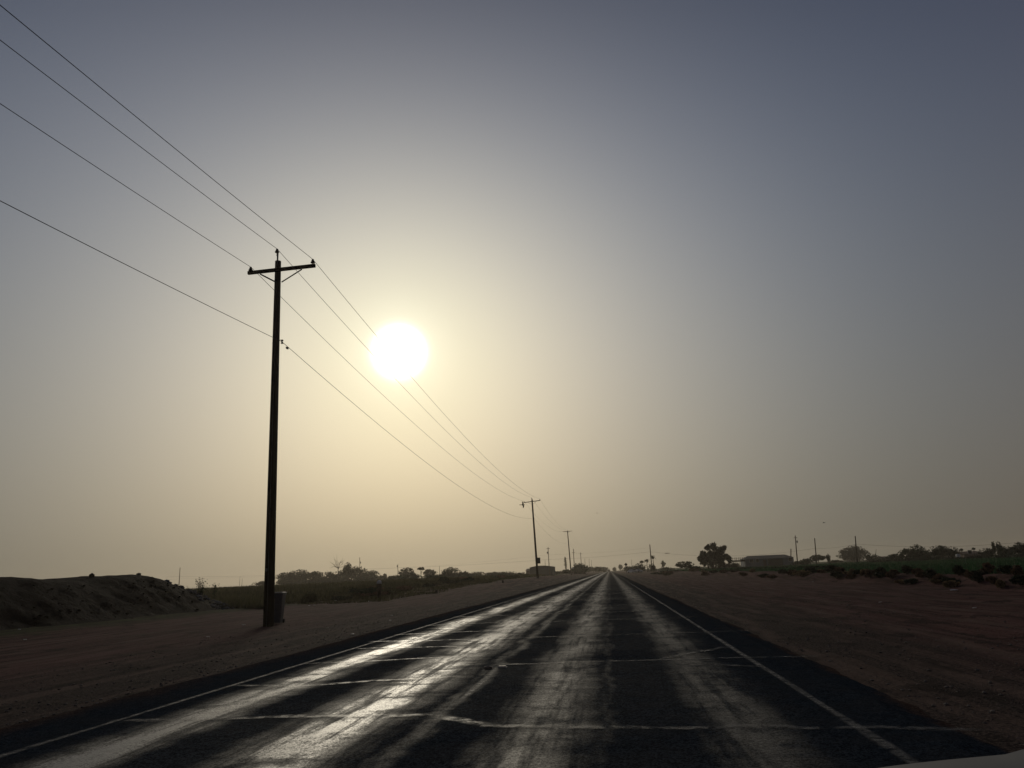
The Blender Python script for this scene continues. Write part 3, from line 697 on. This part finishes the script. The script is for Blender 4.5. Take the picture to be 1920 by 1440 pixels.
# ------------------------------------------------------------------ utility poles
def vec(a): return np.array(a, float)
def utility_pole(pb, pt, ptop, Y, label, arm=None, ins=True, group=None, r0=.16, r1=.10, mat=WOODF, transformer=None, box=None, name='utility_pole'):
    base = at(pb, 1075, Y); zb = float(gz(base[0], Y)); top = at(pt, ptop, Y)
    o_ = vec([base[0], Y, zb]); T = top - o_
    root = empty(name, o_, label, 'utility pole', group)
    mb = MB(); mb.tube([[0, 0, -.4], T * .5, T], [r0, (r0 + r1) / 2, r1], 12); mb.build('pole', mat, root, True)
    if arm:
        L, dz, tilt = arm; c = T + vec([0, -r1 - .05, -dz]); a = c + vec([-L / 2, 0, -tilt / 2]); b_ = c + vec([L / 2, 0, tilt / 2])
        ab = MB(); ab.tube([a, b_], .062, 4); ab.build('crossarm', mat, root)
        br = MB()
        for s_ in (-1, 1):
            q = c + vec([s_ * L * .28, -.01, s_ * tilt * .28 - .04]); br.tube([q, T + vec([s_ * r1 * .8, -r1 * .4, -dz - .45])], .016, 4)
            b2 = MB(); b2.tube([q, T + vec([s_ * r1 * .8, -r1 * .4, -dz - .45])], .016, 4); b2.build('brace', STEEL, root)
    if transformer:
        for dz2, side in transformer:
            tb = MB(); tb.lathe([(.14, -.35), (.2, -.33), (.2, .33), (.14, .37)], T + vec([side * (r1 + .22), 0, -dz2]), 10); tb.build('transformer', STEEL, root)
    return root, o_, T
def insulator(root, p):
    mb = MB(); mb.lathe([(.018, -.14), (.018, 0), (.085, .01), (.09, .035), (.05, .06), (.065, .075), (.06, .1), (.03, .115), (.045, .13), (.045, .155), (.02, .17)], p, 10); mb.build('insulator', PORC, root, True)

# near pole
P1Y = 26.53
root, o1, T1 = utility_pole(507, 521.5, 490, P1Y, 'tall dark wooden power pole nearest the camera, beside the wheeled bin', None, r0=.19, r1=.115, mat=WOOD)
aL = at(465, 512, P1Y - .2) - o1; aR = at(591, 498, P1Y - .2) - o1
mb = MB(); dirn = aR - aL; mid = (aL + aR) / 2
ang = math.atan2(dirn[2], dirn[0])
mb.box(mid, (np.linalg.norm(dirn), .10, .125), Matrix.Rotation(-ang, 3, 'Y')); mb.build('crossarm', WOOD, root)
ax = T1 + (aL + (aR - aL) * .45 - T1) * vec([1, 0, 1]); 
vb = at(523, 529, P1Y - .2) - o1
for px, py in ((488, 514), (566, 505)):
    q = at(px, py, P1Y - .24) - o1; mb = MB(); mb.tube([q, vb + vec([(-.10 if px < 520 else .10), .02, 0])], .028, 4); mb.build('brace', STEEL, root)
iL = at(470, 507, P1Y - .2) - o1; iR = at(586.5, 492.5, P1Y - .2) - o1; iT = at(519.5, 473, P1Y - .14) - o1
pn = MB(); pn.box((at(520.5, 484, P1Y - .14) - o1), (.05, .04, .55)); pn.build('pin_bracket', STEEL, root)
for q in (iL, iR, iT): insulator(root, q - vec([0, 0, .02]))
nt_ = at(529, 641, P1Y - .05) - o1
mb = MB(); mb.lathe([(.04, -.07), (.055, -.06), (.03, -.02), (.03, .02), (.055, .06), (.04, .07)], nt_, 10); mb.build('spool_insulator', PORC, root, True)
mb = MB(); mb.tube([nt_ + vec([-.2, 0, .08]), nt_ + vec([.03, 0, .08])], .012, 5); mb.tube([nt_ + vec([-.4, 0, -.02]), nt_ + vec([-.28, 0, -.02])], .012, 5); mb.build('bolt', STEEL, root)
gw = MB(); gw.tube([T1 * q_ + vec([.02, -(.19 - .075 * q_) - .004, 0]) for q_ in (0, .2, .4, .6, .8, .93)], .008, 5); gw.build('ground_wire', STEEL, root)
tg_ = MB(); tg_.box(T1 * .14 + vec([-.05, -.185, 0]), (.07, .012, .11)); tg_.build('number_tag', STEEL, root)
for zz_ in (.905, .935, .965):
    bt = MB(); bt.tube([T1 * zz_ + vec([0, -.20, 0]), T1 * zz_ + vec([0, .2, 0])], .014, 6); bt.build('bolt', STEEL, root)
# poles further along the same line
P2Y, P3Y = 127.0, 225.0
root2, o2, T2 = utility_pole(1008, 997.5, 936.5, P2Y, 'second power pole along the left verge, grey box on its side', (2.75, .35, .22), r0=.19, r1=.12, mat=WOOD)
for q in (T2 + vec([-1.33, -.17, -.39]), T2 + vec([1.33, -.17, -.17]), T2 + vec([-.05, 0, .12])): insulator(root2, q)
c = at(1010.2, 1051, P2Y) - o2; mb = MB(); mb.box(c, (.5, .35, .95)); mb.build('equipment_box', simple('grey green box paint', (.06, .07, .06), .5, .1), root2)
mb = MB(); mb.lathe([(.05, -.07), (.03, 0), (.05, .07)], at(1001.5, 972, P2Y - .1) - o2, 8); mb.build('spool_insulator', PORC, root2)
root3, o3, T3 = utility_pole(1071, 1064, 995, P3Y, 'third power pole along the left verge with a plain crossarm', (2.6, .2, .05), r0=.18, r1=.12, mat=WOODF)
GP = 'faded far poles'
utility_pole(1077.5, 1075, 1029, 300, 'far pole just right of the third pole, with a stubby arm', (1.2, 1.4, -.1), group=GP)
utility_pole(1091, 1088.5, 1036, 370, 'far faded pole over the green tree by the brown shed', (1.0, .6, 0), group=GP)
utility_pole(1098, 1096.5, 1047, 520, 'thin faded pole, second from the road end', group=GP)
utility_pole(1105.5, 1104.5, 1047, 560, 'very faint pole near the road end, left of the faintest', group=GP)
utility_pole(1109.5, 1109, 1050, 620, 'faintest pole, closest to the road end', group=GP)
utility_pole(1030.5, 1027.5, 1026, 290, 'pole with a transformer behind the grey shed', (1.3, .5, 0), transformer=[(2.0, -1)], group=GP)
utility_pole(1023, 1022, 1050, 480, 'short thin pole above the shed roof', group=GP)
utility_pole(337, 337.7, 1064, 280, 'lone bare pole over the field right of the dirt mound', group=GP)
utility_pole(450, 450, 1081, 560, 'left one of two tiny poles left of the near pole', group=GP)
utility_pole(454.5, 454.5, 1084, 600, 'right one of two tiny poles left of the near pole', group=GP)
utility_pole(675, 674.5, 1045, 320, 'pole with a transformer rising out of the left wood', transformer=[(2.2, 1)], group=GP)
utility_pole(746, 746, 1058, 360, 'pole with a bulky head right of the left wood', transformer=[(.9, -1)], group=GP)
utility_pole(824, 824, 1061, 460, 'very faint pole left of the rounded brush line tree', group=GP)
utility_pole(1185, 1184.3, 1049, 560, 'very thin pole above the dark trees at the road end', group=GP)
rA, oA, TA = utility_pole(1223, 1218.3, 1021, 280, 'leaning pole with palms at its foot', group=GP, r0=.2, r1=.14)
utility_pole(1497.5, 1491, 1004, 260, 'pole with transformer and a small arm by the low house', (1.1, .7, 0), transformer=[(2.0, 1)], group=GP, r0=.2, r1=.13)
rB, oB, TB = utility_pole(1534, 1527.3, 1009, 250, 'plain leaning pole right of the transformer pole', group=GP, r0=.19, r1=.13)
rC, oC, TC = utility_pole(1610.5, 1603.5, 1005, 215, 'tall bare pole standing before the big faded tree', group=GP, r0=.18, r1=.12)
utility_pole(1485, 1483, 1029, 300, 'short leaning pole at the right corner of the low house', group=GP, r0=.22, r1=.16)
utility_pole(1644, 1643, 1030, 460, 'thin faded pole between the bare pole and the dark grove', group=GP)

# conductors
def span(a, b_, sag, n=40):
    q = np.linspace(0, 1, n)[:, None]; p_ = a + (b_ - a) * q; p_[:, 2] -= 4 * sag * (q[:, 0] * (1 - q[:, 0])); return p_
WR = 0.0095
def conductor(pts, sags, label, r=WR, group='wires of the roadside power line'):
    P = [span(vec(pts[i]), vec(pts[i + 1]), sags[i])[(1 if i else 0):] for i in range(len(pts) - 1)]
    mb = MB(); mb.tube(np.concatenate(P), r, 5); return tag(mb.build('power_line', WIRE), label, 'wire', group)
P0Y = -72.0
w1 = [at(0, 189, 17.0), at(0, 75, 17.0), at(0, 2, 17.0), at(0, 371, 17.0)]
kL, kT, kR, kN = o1 + iL + vec([0, 0, .14]), o1 + iT + vec([0, 0, .14]), o1 + iR + vec([0, 0, .14]), o1 + nt_
def pole0(off, z0): return vec([-12.6 + off, P0Y, z0])
A2 = [o2 + T2 + vec([-1.33, -.17, -.25]), o2 + T2 + vec([-.05, 0, .27]), o2 + T2 + vec([1.33, -.17, -.03]), at(1001.5, 972, P2Y - .1)]
A3 = [o3 + T3 + vec([-1.25, -.15, -.1]), o3 + T3 + vec([0, 0, .2]), o3 + T3 + vec([1.25, -.15, -.1]), at(1067, 1017, P3Y - .1)]
A4 = [vec([-12.6, 330, 12.2]), vec([-11.2, 330, 12.5]), vec([-10, 330, 12.2]), vec([-11.3, 330, 9.5])]
Z0 = [10.3, 10.5, 10.1, 7.5]; O0 = [-1.3, 0, 1.3, .3]
for i, (k, nm) in enumerate(zip((kL, kT, kR, kN), ('outer left conductor of the roadside power line', 'middle conductor carried on the pole tops', 'inner right conductor of the roadside power line, reaching the top left corner', 'lowest wire of the roadside power line, fixed below the crossarms'))):
    conductor([pole0(O0[i], Z0[i]), k, A2[i], A3[i], A4[i]], [1.5, [1.6, 1.6, 1.6, 1.9][i], 1.6, 1.6], nm)
mb = MB(); q = at(538.5, 652.5, P1Y + 1.2); mb.box(q, (.06, .14, .07)); tag(mb.build('wire_clamp', STEEL), 'small clamp on the lowest wire just right of the near pole', 'clamp')
sp = [at(310, 1082, 280), at(338, 1081, 280), at(675, 1067, 320), at(1028.5, 1049, 290), at(1219.3, 1034.5, 280), at(1529.5, 1028, 250), at(1605, 1020, 215), at(1990, 1008, 190)]
conductor(sp, [0, 1.0, .5, .4, 1.9, .4, 1.3], 'single long cable crossing the road far away above the treetops', .02, 'far cables')
sp = [at(-40, 1100, 320), at(338, 1085, 280), at(746, 1064, 360), at(1030, 1040, 290), at(1218.6, 1027, 280)]
conductor(sp, [1, 1.0, .6, .4], 'thinner upper far cable left of the road', .010, 'far cables')
mb = MB(); q = at(1250, 1037.3, 277); mb.tube([q + vec([-.7, 0, .02]), q + vec([-.2, 0, 0]), q + vec([.3, 0, 0]), q + vec([1.2, 0, -.02])], [.03, .11, .11, .03], 6); tag(mb.build('cable_splice', BLACK), 'dark thickened splice on the far cable right of the leaning pole', 'cable splice')

# ------------------------------------------------------------------ wheeled bin behind the near pole
Yb = 28.6; bb = at(519, 1168, Yb); zb = float(gz(bb[0], Yb))
root = empty('wheeled_bin', (bb[0], Yb, zb), 'dark blue wheeled bin with a pale lid just behind the near pole', 'bin', rz=.15)
H_ = at(523, 1110, Yb)[2] - zb
BIN = simple('blue grey plastic', (.05, .055, .075), .45, .15, 5, .4)
mb = MB(); n_ = 0
def rring(w, d, zz, r=.06): return [[sx * (w / 2 - r) + r * math.cos(a), sy * (d / 2 - r) + r * math.sin(a), zz] for sx, sy, a0 in ((1, 1, 0), (-1, 1, 1.571), (-1, -1, 3.142), (1, -1, 4.712)) for a in (a0, a0 + .785, a0 + 1.571)]
V = rring(.36, .42, .03) + rring(.50, .58, H_ * .9) + rring(.54, .62, H_ * .9) + rring(.54, .62, H_ * .95)
mb.add(V, [[i * 12 + j, i * 12 + (j + 1) % 12, (i + 1) * 12 + (j + 1) % 12, (i + 1) * 12 + j] for i in range(3) for j in range(12)] + [list(range(12))[::-1]]); mb.build('body', BIN, root)
mb = MB(); V = rring(.57, .65, H_ * .955) + rring(.57, .65, H_ * .975) + rring(.45, .52, H_ * 1.0)
mb.add(V, [[i * 12 + j, i * 12 + (j + 1) % 12, (i + 1) * 12 + (j + 1) % 12, (i + 1) * 12 + j] for i in range(2) for j in range(12)] + [list(range(24, 36)), list(range(12))[::-1]]); mb.build('lid', simple('pale lid plastic', (.16, .15, .14), .75, .1, 5, .2), root)
for s_ in (-1, 1):
    mb = MB(); mb.tube([[s_ * .17, .24, .08], [s_ * .22, .24, .08]], .08, 14); mb.build('wheel', BLACK, root)
mb = MB(); mb.tube([[-.22, .37, H_ * .92], [.22, .37, H_ * .92]], .015, 6); mb.build('handle', BIN, root)

# white capped marker post
Ym = 60.0; bb = at(711, 1120, Ym); zb = float(gz(bb[0], Ym)); Hm = at(711, 1088, Ym)[2] - zb
root = empty('marker_post', (bb[0], Ym, zb), 'stubby brown marker post with a white domed cap at the edge of the left field', 'marker post')
mb = MB(); mb.lathe([(.14, -.1), (.14, Hm * .45), (.17, Hm * .5), (.17, Hm * .8), (.15, Hm * .82)], n=12); mb.build('post', simple('brown post', (.05, .03, .025), .8), root, True)
mb = MB(); mb.lathe([(.19, Hm * .8), (.2, Hm * .88), (.16, Hm * .96), (.06, Hm)], n=12); mb.build('cap', WHITE, root, True)
for px, py, bs, Y, lb in ((943, 1088, 1100, 92, 'short dark fence post on the verge before the grey shed'), (818, 1112, 1117, 66, 'dark stump like post low on the left verge')):
    bb = at(px, bs, Y); zb = float(gz(bb[0], Y)); mb = MB(); mb.tube([[bb[0], Y, zb - .1], [bb[0] + .03, Y, (zb + at(px, py, Y)[2]) / 2], [bb[0], Y, max(at(px, py, Y)[2], zb + .3)]], [.11, .10, .09], 8)
    tag(mb.build('short_post', BARK), lb, 'post')
# sign by the road
Ys = 200.0; bb = at(1174.5, 1070, Ys); zb = float(gz(bb[0], Ys)); root = empty('road_sign', (bb[0], Ys, zb), 'dark backed road sign on a thin post beside the far road, right side', 'road sign')
zc = at(1174, 1058.5, Ys)[2] - zb
mb = MB(); mb.tube([[0, 0, -.2], [0, 0, zc + .4]], .035, 8); mb.build('post', STEEL, root)
mb = MB(); mb.box((0, -.05, zc), (.62, .02, .62), Matrix.Rotation(math.pi / 4, 3, 'Y')); mb.build('sign_panel', BLACK, root)
mb = MB(); mb.box((0, -.05, zc - .62), (.45, .02, .36)); mb.build('plate', BLACK, root)

# ------------------------------------------------------------------ buildings
def house(name, p0, p1, top, eave, Y, depth, label, wall, roof, arch=False, hip=.16, windows=(), door=None, ridge_in=.12):
    a = at(p0, top, Y); b_ = at(p1, top, Y); X0, X1 = a[0], b_[0]; zt = at((p0 + p1) / 2, top, Y)[2]; ze = at((p0 + p1) / 2, eave, Y)[2]
    zb = float(gz((X0 + X1) / 2, Y)) - .1; W = X1 - X0
    root = empty(name, ((X0 + X1) / 2, Y + depth / 2, zb), label, 'building')
    ht = zt - zb; he = ze - zb
    mb = MB(); mb.box((0, 0, he / 2), (W, depth, he)); mb.build('wall', wall, root)
    rf = MB(); ov = .25
    if arch:
        k = 10; V = []
        for s_ in (-1, 1):
            for i in range(k + 1):
                q = -1 + 2 * i / k; V.append([q * (W / 2 + ov), s_ * (depth / 2 + ov), he + .003 + (ht - he) * (1 - q * q)])
        rf.add(V, [[i, i + 1, k + 2 + i, k + 1 + i] for i in range(k)] + [list(range(k + 1))[::-1], list(range(k + 1, 2 * k + 2))])
        rf.add([[v[0], v[1], v[2] - .1] for v in V], [[i, k + 1 + i, k + 2 + i, i + 1] for i in range(k)])
    else:
        w2, d2 = W / 2 + ov, depth / 2 + ov; rx = w2 * (1 - ridge_in * 2)
        V = [[-w2, -d2, he + .003], [w2, -d2, he + .003], [w2, d2, he + .003], [-w2, d2, he + .003], [-rx, 0, ht], [rx, 0, ht]]
        rf.add(V, [[0, 1, 5, 4], [2, 3, 4, 5], [1, 2, 5], [3, 0, 4], [3, 2, 1, 0]])
    rf.build('roof', roof, root)
    for f, zc, w, h in windows:
        x = -W / 2 + f * W; wn = MB(); wn.box((x, -depth / 2 - .02, zc), (w + .12, .06, h + .12)); fr = wn.build('window', WHITE, root)
        pn = MB(); pn.box((x, -depth / 2 - .055, zc), (w, .02, h)); pn.build('pane', simple('dark glass', (.02, .025, .03), .1, .1, 1, .6), fr)
    if door is not None:
        x = -W / 2 + door * W; dd = MB(); dd.box((x, -depth / 2 - .03, 1.05), (.95, .06, 2.05)); dd.build('door', simple('door paint', (.12, .09, .07), .6), root)
    return root, W, he, ht
BWALL = simple('blue grey siding', (.16, .19, .22), .7, .08, .6, .3); BROOF = simple('grey shingle', (.10, .095, .09), .85, .2, 3, .2)
SWALL = simple('grey metal siding', (.10, .10, .095), .6, .12, .8, .3); RROOF = simple('brown roof tiles', (.12, .07, .05), .85, .2, 2, .2); TWALL = simple('tan stucco', (.20, .155, .13), .9, .1, .8, .2)
root, W, he, ht = house('low_house', 1396, 1487, 1040.5, 1047, 245, 9, 'long low blue grey house with hipped roof right of the big mesquite', BWALL, BROOF,
      windows=((.13, 1.9, 1.1, 1.0), (.25, 1.9, .9, 1.0), (.93, 1.9, 1.0, 1.0)), door=.40)
mb = MB(); mb.box((W * .12, -4.5 - .05, he * .48), (W * .30, .08, he * .9)); mb.build('garage_shade_panel', simple('painted recess shade', (.025, .03, .03), .7), root)  # dark panel on the solid wall, its colour stands for shade inside an opening
mb = MB(); mb.tube([[W * .14, -4.9, .5], [W * .14, -4.9, .5 + .01]], 0.01, 4)
# porch pergola left of the house
pg = MB(); a = at(1374, 1051, 244); b_ = at(1398, 1051, 244); g0 = float(gz(a[0], 244)); rt = empty('porch_frame', (a[0], 244, g0), 'open dark porch frame with posts and rails left of the low house', 'porch')
Wp = b_[0] - a[0]; zz = a[2] - g0
for k in range(4):
    for d in (0, 3): mb = MB(); mb.box((Wp * k / 3.3, d, (zz + .9) / 2), (.12, .12, zz + .9)); mb.build('post', WOODF, rt)
mb = MB(); mb.box((Wp * .45, -.07, zz - .25), (Wp * 1.0, .05, .35)); mb.build('beam', WOODF, rt)
mb = MB(); mb.box((Wp * .45, -.07, zz + .62), (Wp * 1.0, .05, .07)); mb.build('rail', WOODF, rt)
mb = MB(); mb.box((Wp * .45, 1.5, zz - .02), (Wp * 1.0, 2.9, .08)); mb.build('deck', WOODF, rt)
# pale pickup shape under the dark panel is read as a covered car
house('grey_shed', 993, 1036, 1060.5, 1063.5, 300, 14, 'grey metal shed with a shallow arched roof behind the second pole', SWALL, SWALL, arch=True)
house('lean_to', 986, 992.8, 1066, 1070, 300, 8, 'small lean to against the left end of the grey shed', TWALL, RROOF)
house('brown_shed', 1072, 1098, 1062.5, 1066, 335, 9, 'brownish flat shed right of the third pole', TWALL, SWALL, ridge_in=.05)
house('far_house', 1806, 1846, 1033, 1038, 235, 9, 'brown roofed house half hidden by the right hand trees', TWALL, RROOF, windows=((.3, 1.8, 1.0, 1.0),))
house('far_bungalow', 1650, 1668, 1043, 1046, 330, 8, 'small brown roofed building left of the dark grove', TWALL, RROOF)

# ------------------------------------------------------------------ vehicles
def car(px, Y, label, paint, heading=0.0, Xw=None, L=4.4, Wd=1.8, Ht=1.5):
    X0 = at(px, 1069, Y)[0] if Xw is None else Xw; zb = .03 if abs(X0 + 1.8) < 4.6 else float(gz(X0, Y))
    root = empty('parked_car' if Xw is None else 'far_car', (X0, Y, zb), label, 'car', rz=heading)
    prof = [(-L / 2, .35), (-L / 2, .78), (-L / 2 + .15, .92), (-L * .30, 1.0), (-L * .16, Ht), (L * .22, Ht), (L * .38, 1.0), (L / 2 - .1, .92), (L / 2, .7), (L / 2, .35)]
    def w(zv): return Wd / 2 * (1 if zv < 1.0 else .8)
    mb = MB(); V = [[-w(z_), y_, z_] for y_, z_ in prof] + [[w(z_), y_, z_] for y_, z_ in prof]; k = len(prof)
    mb.add(V, [[i, i + 1, k + i + 1, k + i] for i in range(k - 1)] + [[k - 1, 0, k, 2 * k - 1], list(range(k))[::-1], list(range(k, 2 * k))]); mb.build('body', paint, root)
    gl = simple('car glass', (.03, .03, .03), .08, .1, 1, .7)
    mb = MB(); mb.add([[-.66, -L * .285, 1.06], [.66, -L * .285, 1.06], [.6, -L * .185, Ht - .08], [-.6, -L * .185, Ht - .08]], [[0, 1, 2, 3]])
    o_ = mb.build('windscreen', gl, root); o_.location.y = -.03
    for sx in (-1, 1):
        for sy in (-1, 1):
            tb = MB(); tb.tube([[sx * (Wd / 2 - .2), sy * L * .31, .33], [sx * (Wd / 2 + .02), sy * L * .31, .33]], .33, 14); tb.build('wheel', BLACK, root)
        hb = MB(); hb.box((sx * .62, -L / 2 - .01, .72), (.34, .04, .16)); hb.build('headlight', WHITE, root)
    return root
CARW = simple('white car paint', (.7, .7, .68), .2, .03, 1, .6); CARD = simple('dark car paint', (.05, .05, .05), .25, .03, 1, .6)
car(1186, 285, 'white car parked before the dark trees at the far right roadside', CARW, .5)
car(1194, 300, 'pale car parked behind the white one at the far right roadside', simple('silver car paint', (.4, .4, .4), .25, .03, 1, .6), .9)
car(0, 520, 'tiny dark car far ahead in the right lane', CARD, 0.0, Xw=-.35)
q = at(1797, 1046, 175); mb = MB(); zz = float(gz(q[0], 175)); mb.lathe([(.38, -.1), (.42, .0), (.42, 1.0), (.38, 1.15), (.1, 1.22)], (q[0], 175, max(zz, q[2] - 1.1)), 14)
tag(mb.build('water_tank', WHITE, smooth=True), 'small white tank at the far side of the green field', 'tank')

# ------------------------------------------------------------------ litter, reflector
def scrap(px, py, Y, s, label=None):
    q = at(px, py, Y); zz = float(gz(q[0], Y)) + .02; rs = np.random.default_rng(int(px)); mb = MB()
    k = 9; a = np.linspace(0, 2 * math.pi, k, endpoint=False); r_ = s * (.6 + .5 * rs.random(k))
    V = [[0, 0, s * .35]] + [[math.cos(t_) * r * 1.4, math.sin(t_) * r, .10 * s + .35 * s * rs.random()] for t_, r in zip(a, r_)]
    V2 = [[v[0], v[1], v[2] - .012] for v in V]
    mb.add(V + V2, [[0, 1 + i, 1 + (i + 1) % k] for i in range(k)] + [[k + 1, k + 2 + (i + 1) % k, k + 2 + i] for i in range(k)] + [[1 + i, k + 2 + i, k + 2 + (i + 1) % k, 1 + (i + 1) % k] for i in range(k)])
    o_ = mb.build('litter', LITTER); o_.location = (q[0], Y, zz)
    lb, gp = (label, None) if label else ('small pale scrap of litter lying on the dirt verge', 'scraps of litter on the verge')
    tag(o_, lb, 'litter', gp)
def gY(py, px, X0=None):
    d = ray(px, py); return -CH / d[2] * d[1]
for px, py in ((734, 1153), (732, 1162), (614, 1176), (629, 1127), (692, 1127), (580, 1134), (590, 1134), (457, 1170), (390, 1194), (450, 1125), (1826, 1136), (1650, 1126), (36, 1185), (47, 1197), (661, 1187)):
    Y = gY(py, px); scrap(px, py, Y, .025 + .0009 * Y)
scrap(1656, 1089, 52, .09, 'bright white scrap at the foot of the ditch bank, middle'); scrap(1524, 1090, 60, .07, 'white scrap at the foot of the bank under the widest shrub')
scrap(1395, 1075, 110, .28, 'left of two white bags on the bank below the low house'); scrap(1404, 1073.5, 112, .3, 'right of two white bags on the bank below the low house')
scrap(1785, 1090, 35, .13, 'flattened piece of cardboard among the dry brush on the bank'); scrap(1597, 1083, 56, .12, 'pale crumpled bag among the brush on the bank')
q = (-1.72, 12.1, .034); mb = MB()
mb.add([[-.07, -.06, 0], [.07, -.06, 0], [.07, .06, 0], [-.07, .06, 0], [-.05, -.025, .022], [.05, -.025, .022], [.05, .025, .022], [-.05, .025, .022]], [[4, 5, 6, 7], [0, 1, 5, 4], [1, 2, 6, 5], [2, 3, 7, 6], [3, 0, 4, 7], [3, 2, 1, 0]])
o_ = mb.build('road_stud', simple('stud plastic', (.35, .33, .26), .35, .1, 5, .5)); o_.location = q; tag(o_, 'raised reflective road stud on the centre line', 'road stud')
mb = MB(); rock_mesh(mb, (0, 0, 0), (.06, .05, .03), 4); o_ = mb.build('stone', STONE); o_.location = (-1.93, 12.0, .045); tag(o_, 'pale stone lying beside the road stud', 'stone')

# ------------------------------------------------------------------ birds
def bird(px, py, Y, span_, roll, yaw, label):
    q = at(px, py, Y); root = empty('bird', q, label, 'bird'); root.rotation_euler = (0, roll, yaw)
    mb = MB(); prof = [(-.30, .01), (-.2, .035), (0, .06), (.15, .055), (.24, .035), (.30, .03), (.34, .008)]
    mb.tube([[0, y_ * span_, 0] for y_, r in prof], [r * span_ for y_, r in prof], 8)
    for s_ in (-1, 1):
        V = [[s_ * .03, .12, 0], [s_ * .25, .17, .06], [s_ * .5, .02, .03], [s_ * .46, -.05, .02], [s_ * .24, -.02, .05], [s_ * .03, -.08, 0]]
        V = np.array(V) * span_; mb.add(np.concatenate([V, V - [0, 0, .012 * span_]]), [[0, 1, 2, 3, 4, 5], [11, 10, 9, 8, 7, 6]] + [[i, 6 + i, 6 + (i + 1) % 6, (i + 1) % 6] for i in range(6)])
    V = np.array([[-.03, -.25, 0], [.03, -.25, 0], [.07, -.42, 0], [-.07, -.42, 0]]) * span_; mb.add(np.concatenate([V, V - [0, 0, .01 * span_]]), [[0, 1, 2, 3], [7, 6, 5, 4], [0, 4, 5, 1], [2, 6, 7, 3]])
    mb.build('body', BLACK, root)
bird(980, 946.5, 62, .62, 1.15, -1.2, 'dark bird banking in flight left of the second pole')
bird(1119.5, 962, 120, .38, .3, .8, 'tiny bird in the sky above the road')
bird(1545, 980, 110, .5, .2, 1.3, 'small bird in flight above the low poles on the right')
bird(1360.5, 985, 170, .4, .3, .5, 'faint tiny bird in the sky above the big mesquite')

# ------------------------------------------------------------------ nose of the car the photo is taken from
cx = .37
HY = 2.02
edge = []
for px, py in ((900, 1500), (1142, 1492), (1400, 1475), (1560, 1456), (1651, 1438.5), (1710, 1431), (1784, 1423), (1898, 1412), (1922, 1401), (1960, 1400), (2060, 1425), (2140, 1470)):
    q = at(px, py, HY); edge.append((q[0], q[2]))
ex = np.array([q[0] for q in edge]); ez = np.array([q[1] for q in edge])
half_r = np.array([cx + .0, 2.0])
def hood_z(x):     # mirrored about the centre line
    xr = cx + abs(x - cx)
    z_ = float(np.interp(xr, ex, ez))
    return min(z_, float(np.interp(.47, ex, ez)) - .004) if x < .47 else z_
HOOD = simple('dusty grey car paint', (.12, .115, .105), .55, .06, 2, .3)
root = empty('car', (cx, 0, 0), 'front of the grey car driving here, its bonnet corner low at the right', 'car')
mb = MB(); xsn = np.linspace(cx - .98, cx + .98, 50); prof_y = [.85, 1.2, 1.6, 1.85, HY, HY + .1, HY + .17, HY + .2]; prof_d = [.0, .0, -.0, -.002, 0, -.035, -.12, -.3]
V = []
for yv, dz in zip(prof_y, prof_d):
    for x in xsn:
        edge_drop = -.25 * max(0, (abs(x - cx) - .9) / .08) ** 1.5
        V.append([x - cx, yv - .02 * (x - cx) ** 2 * (yv > 1.5), min(hood_z(x), 1.2) + dz + edge_drop * (.5) - (.02 if yv < HY - .05 else 0) * 0])
k = len(xsn); mb.add(V, [[i * k + j, i * k + j + 1, (i + 1) * k + j + 1, (i + 1) * k + j] for i in range(len(prof_y) - 1) for j in range(k - 1)])
mb.build('hood', HOOD, root, True)
mb = MB(); mb.box((0, 2.06, .42), (1.78, .22, .34)); mb.build('bumper', BLACK, root)
for s_ in (-1, 1):
    mb = MB(); mb.box((s_ * .9, 1.35, .52), (.12, 1.0, .36)); mb.build('fender', HOOD, root)
    mb = MB(); mb.tube([[s_ * .62, 1.3, .33], [s_ * .86, 1.3, .33]], .33, 20); w_ = mb.build('wheel', BLACK, root)

# ------------------------------------------------------------------ dusty air
hz = MB(); hz.box((0, 700, 9.0), (2340, 1580, 23.0))
hm, nt = mat_base('dusty air'); node, m, mix, ss, noise, put = mk(nt)
pv = node('ShaderNodeVolumePrincipled', {'Color': (.95, .86, .72), 'Density': 0.00030, 'Anisotropy': 0.6})
o = nt.nodes.new('ShaderNodeOutputMaterial'); nt.links.new(pv, o.inputs['Volume'])
tag(hz.build('haze', hm), 'pale dusty air over the whole scene', 'haze', kind='stuff')
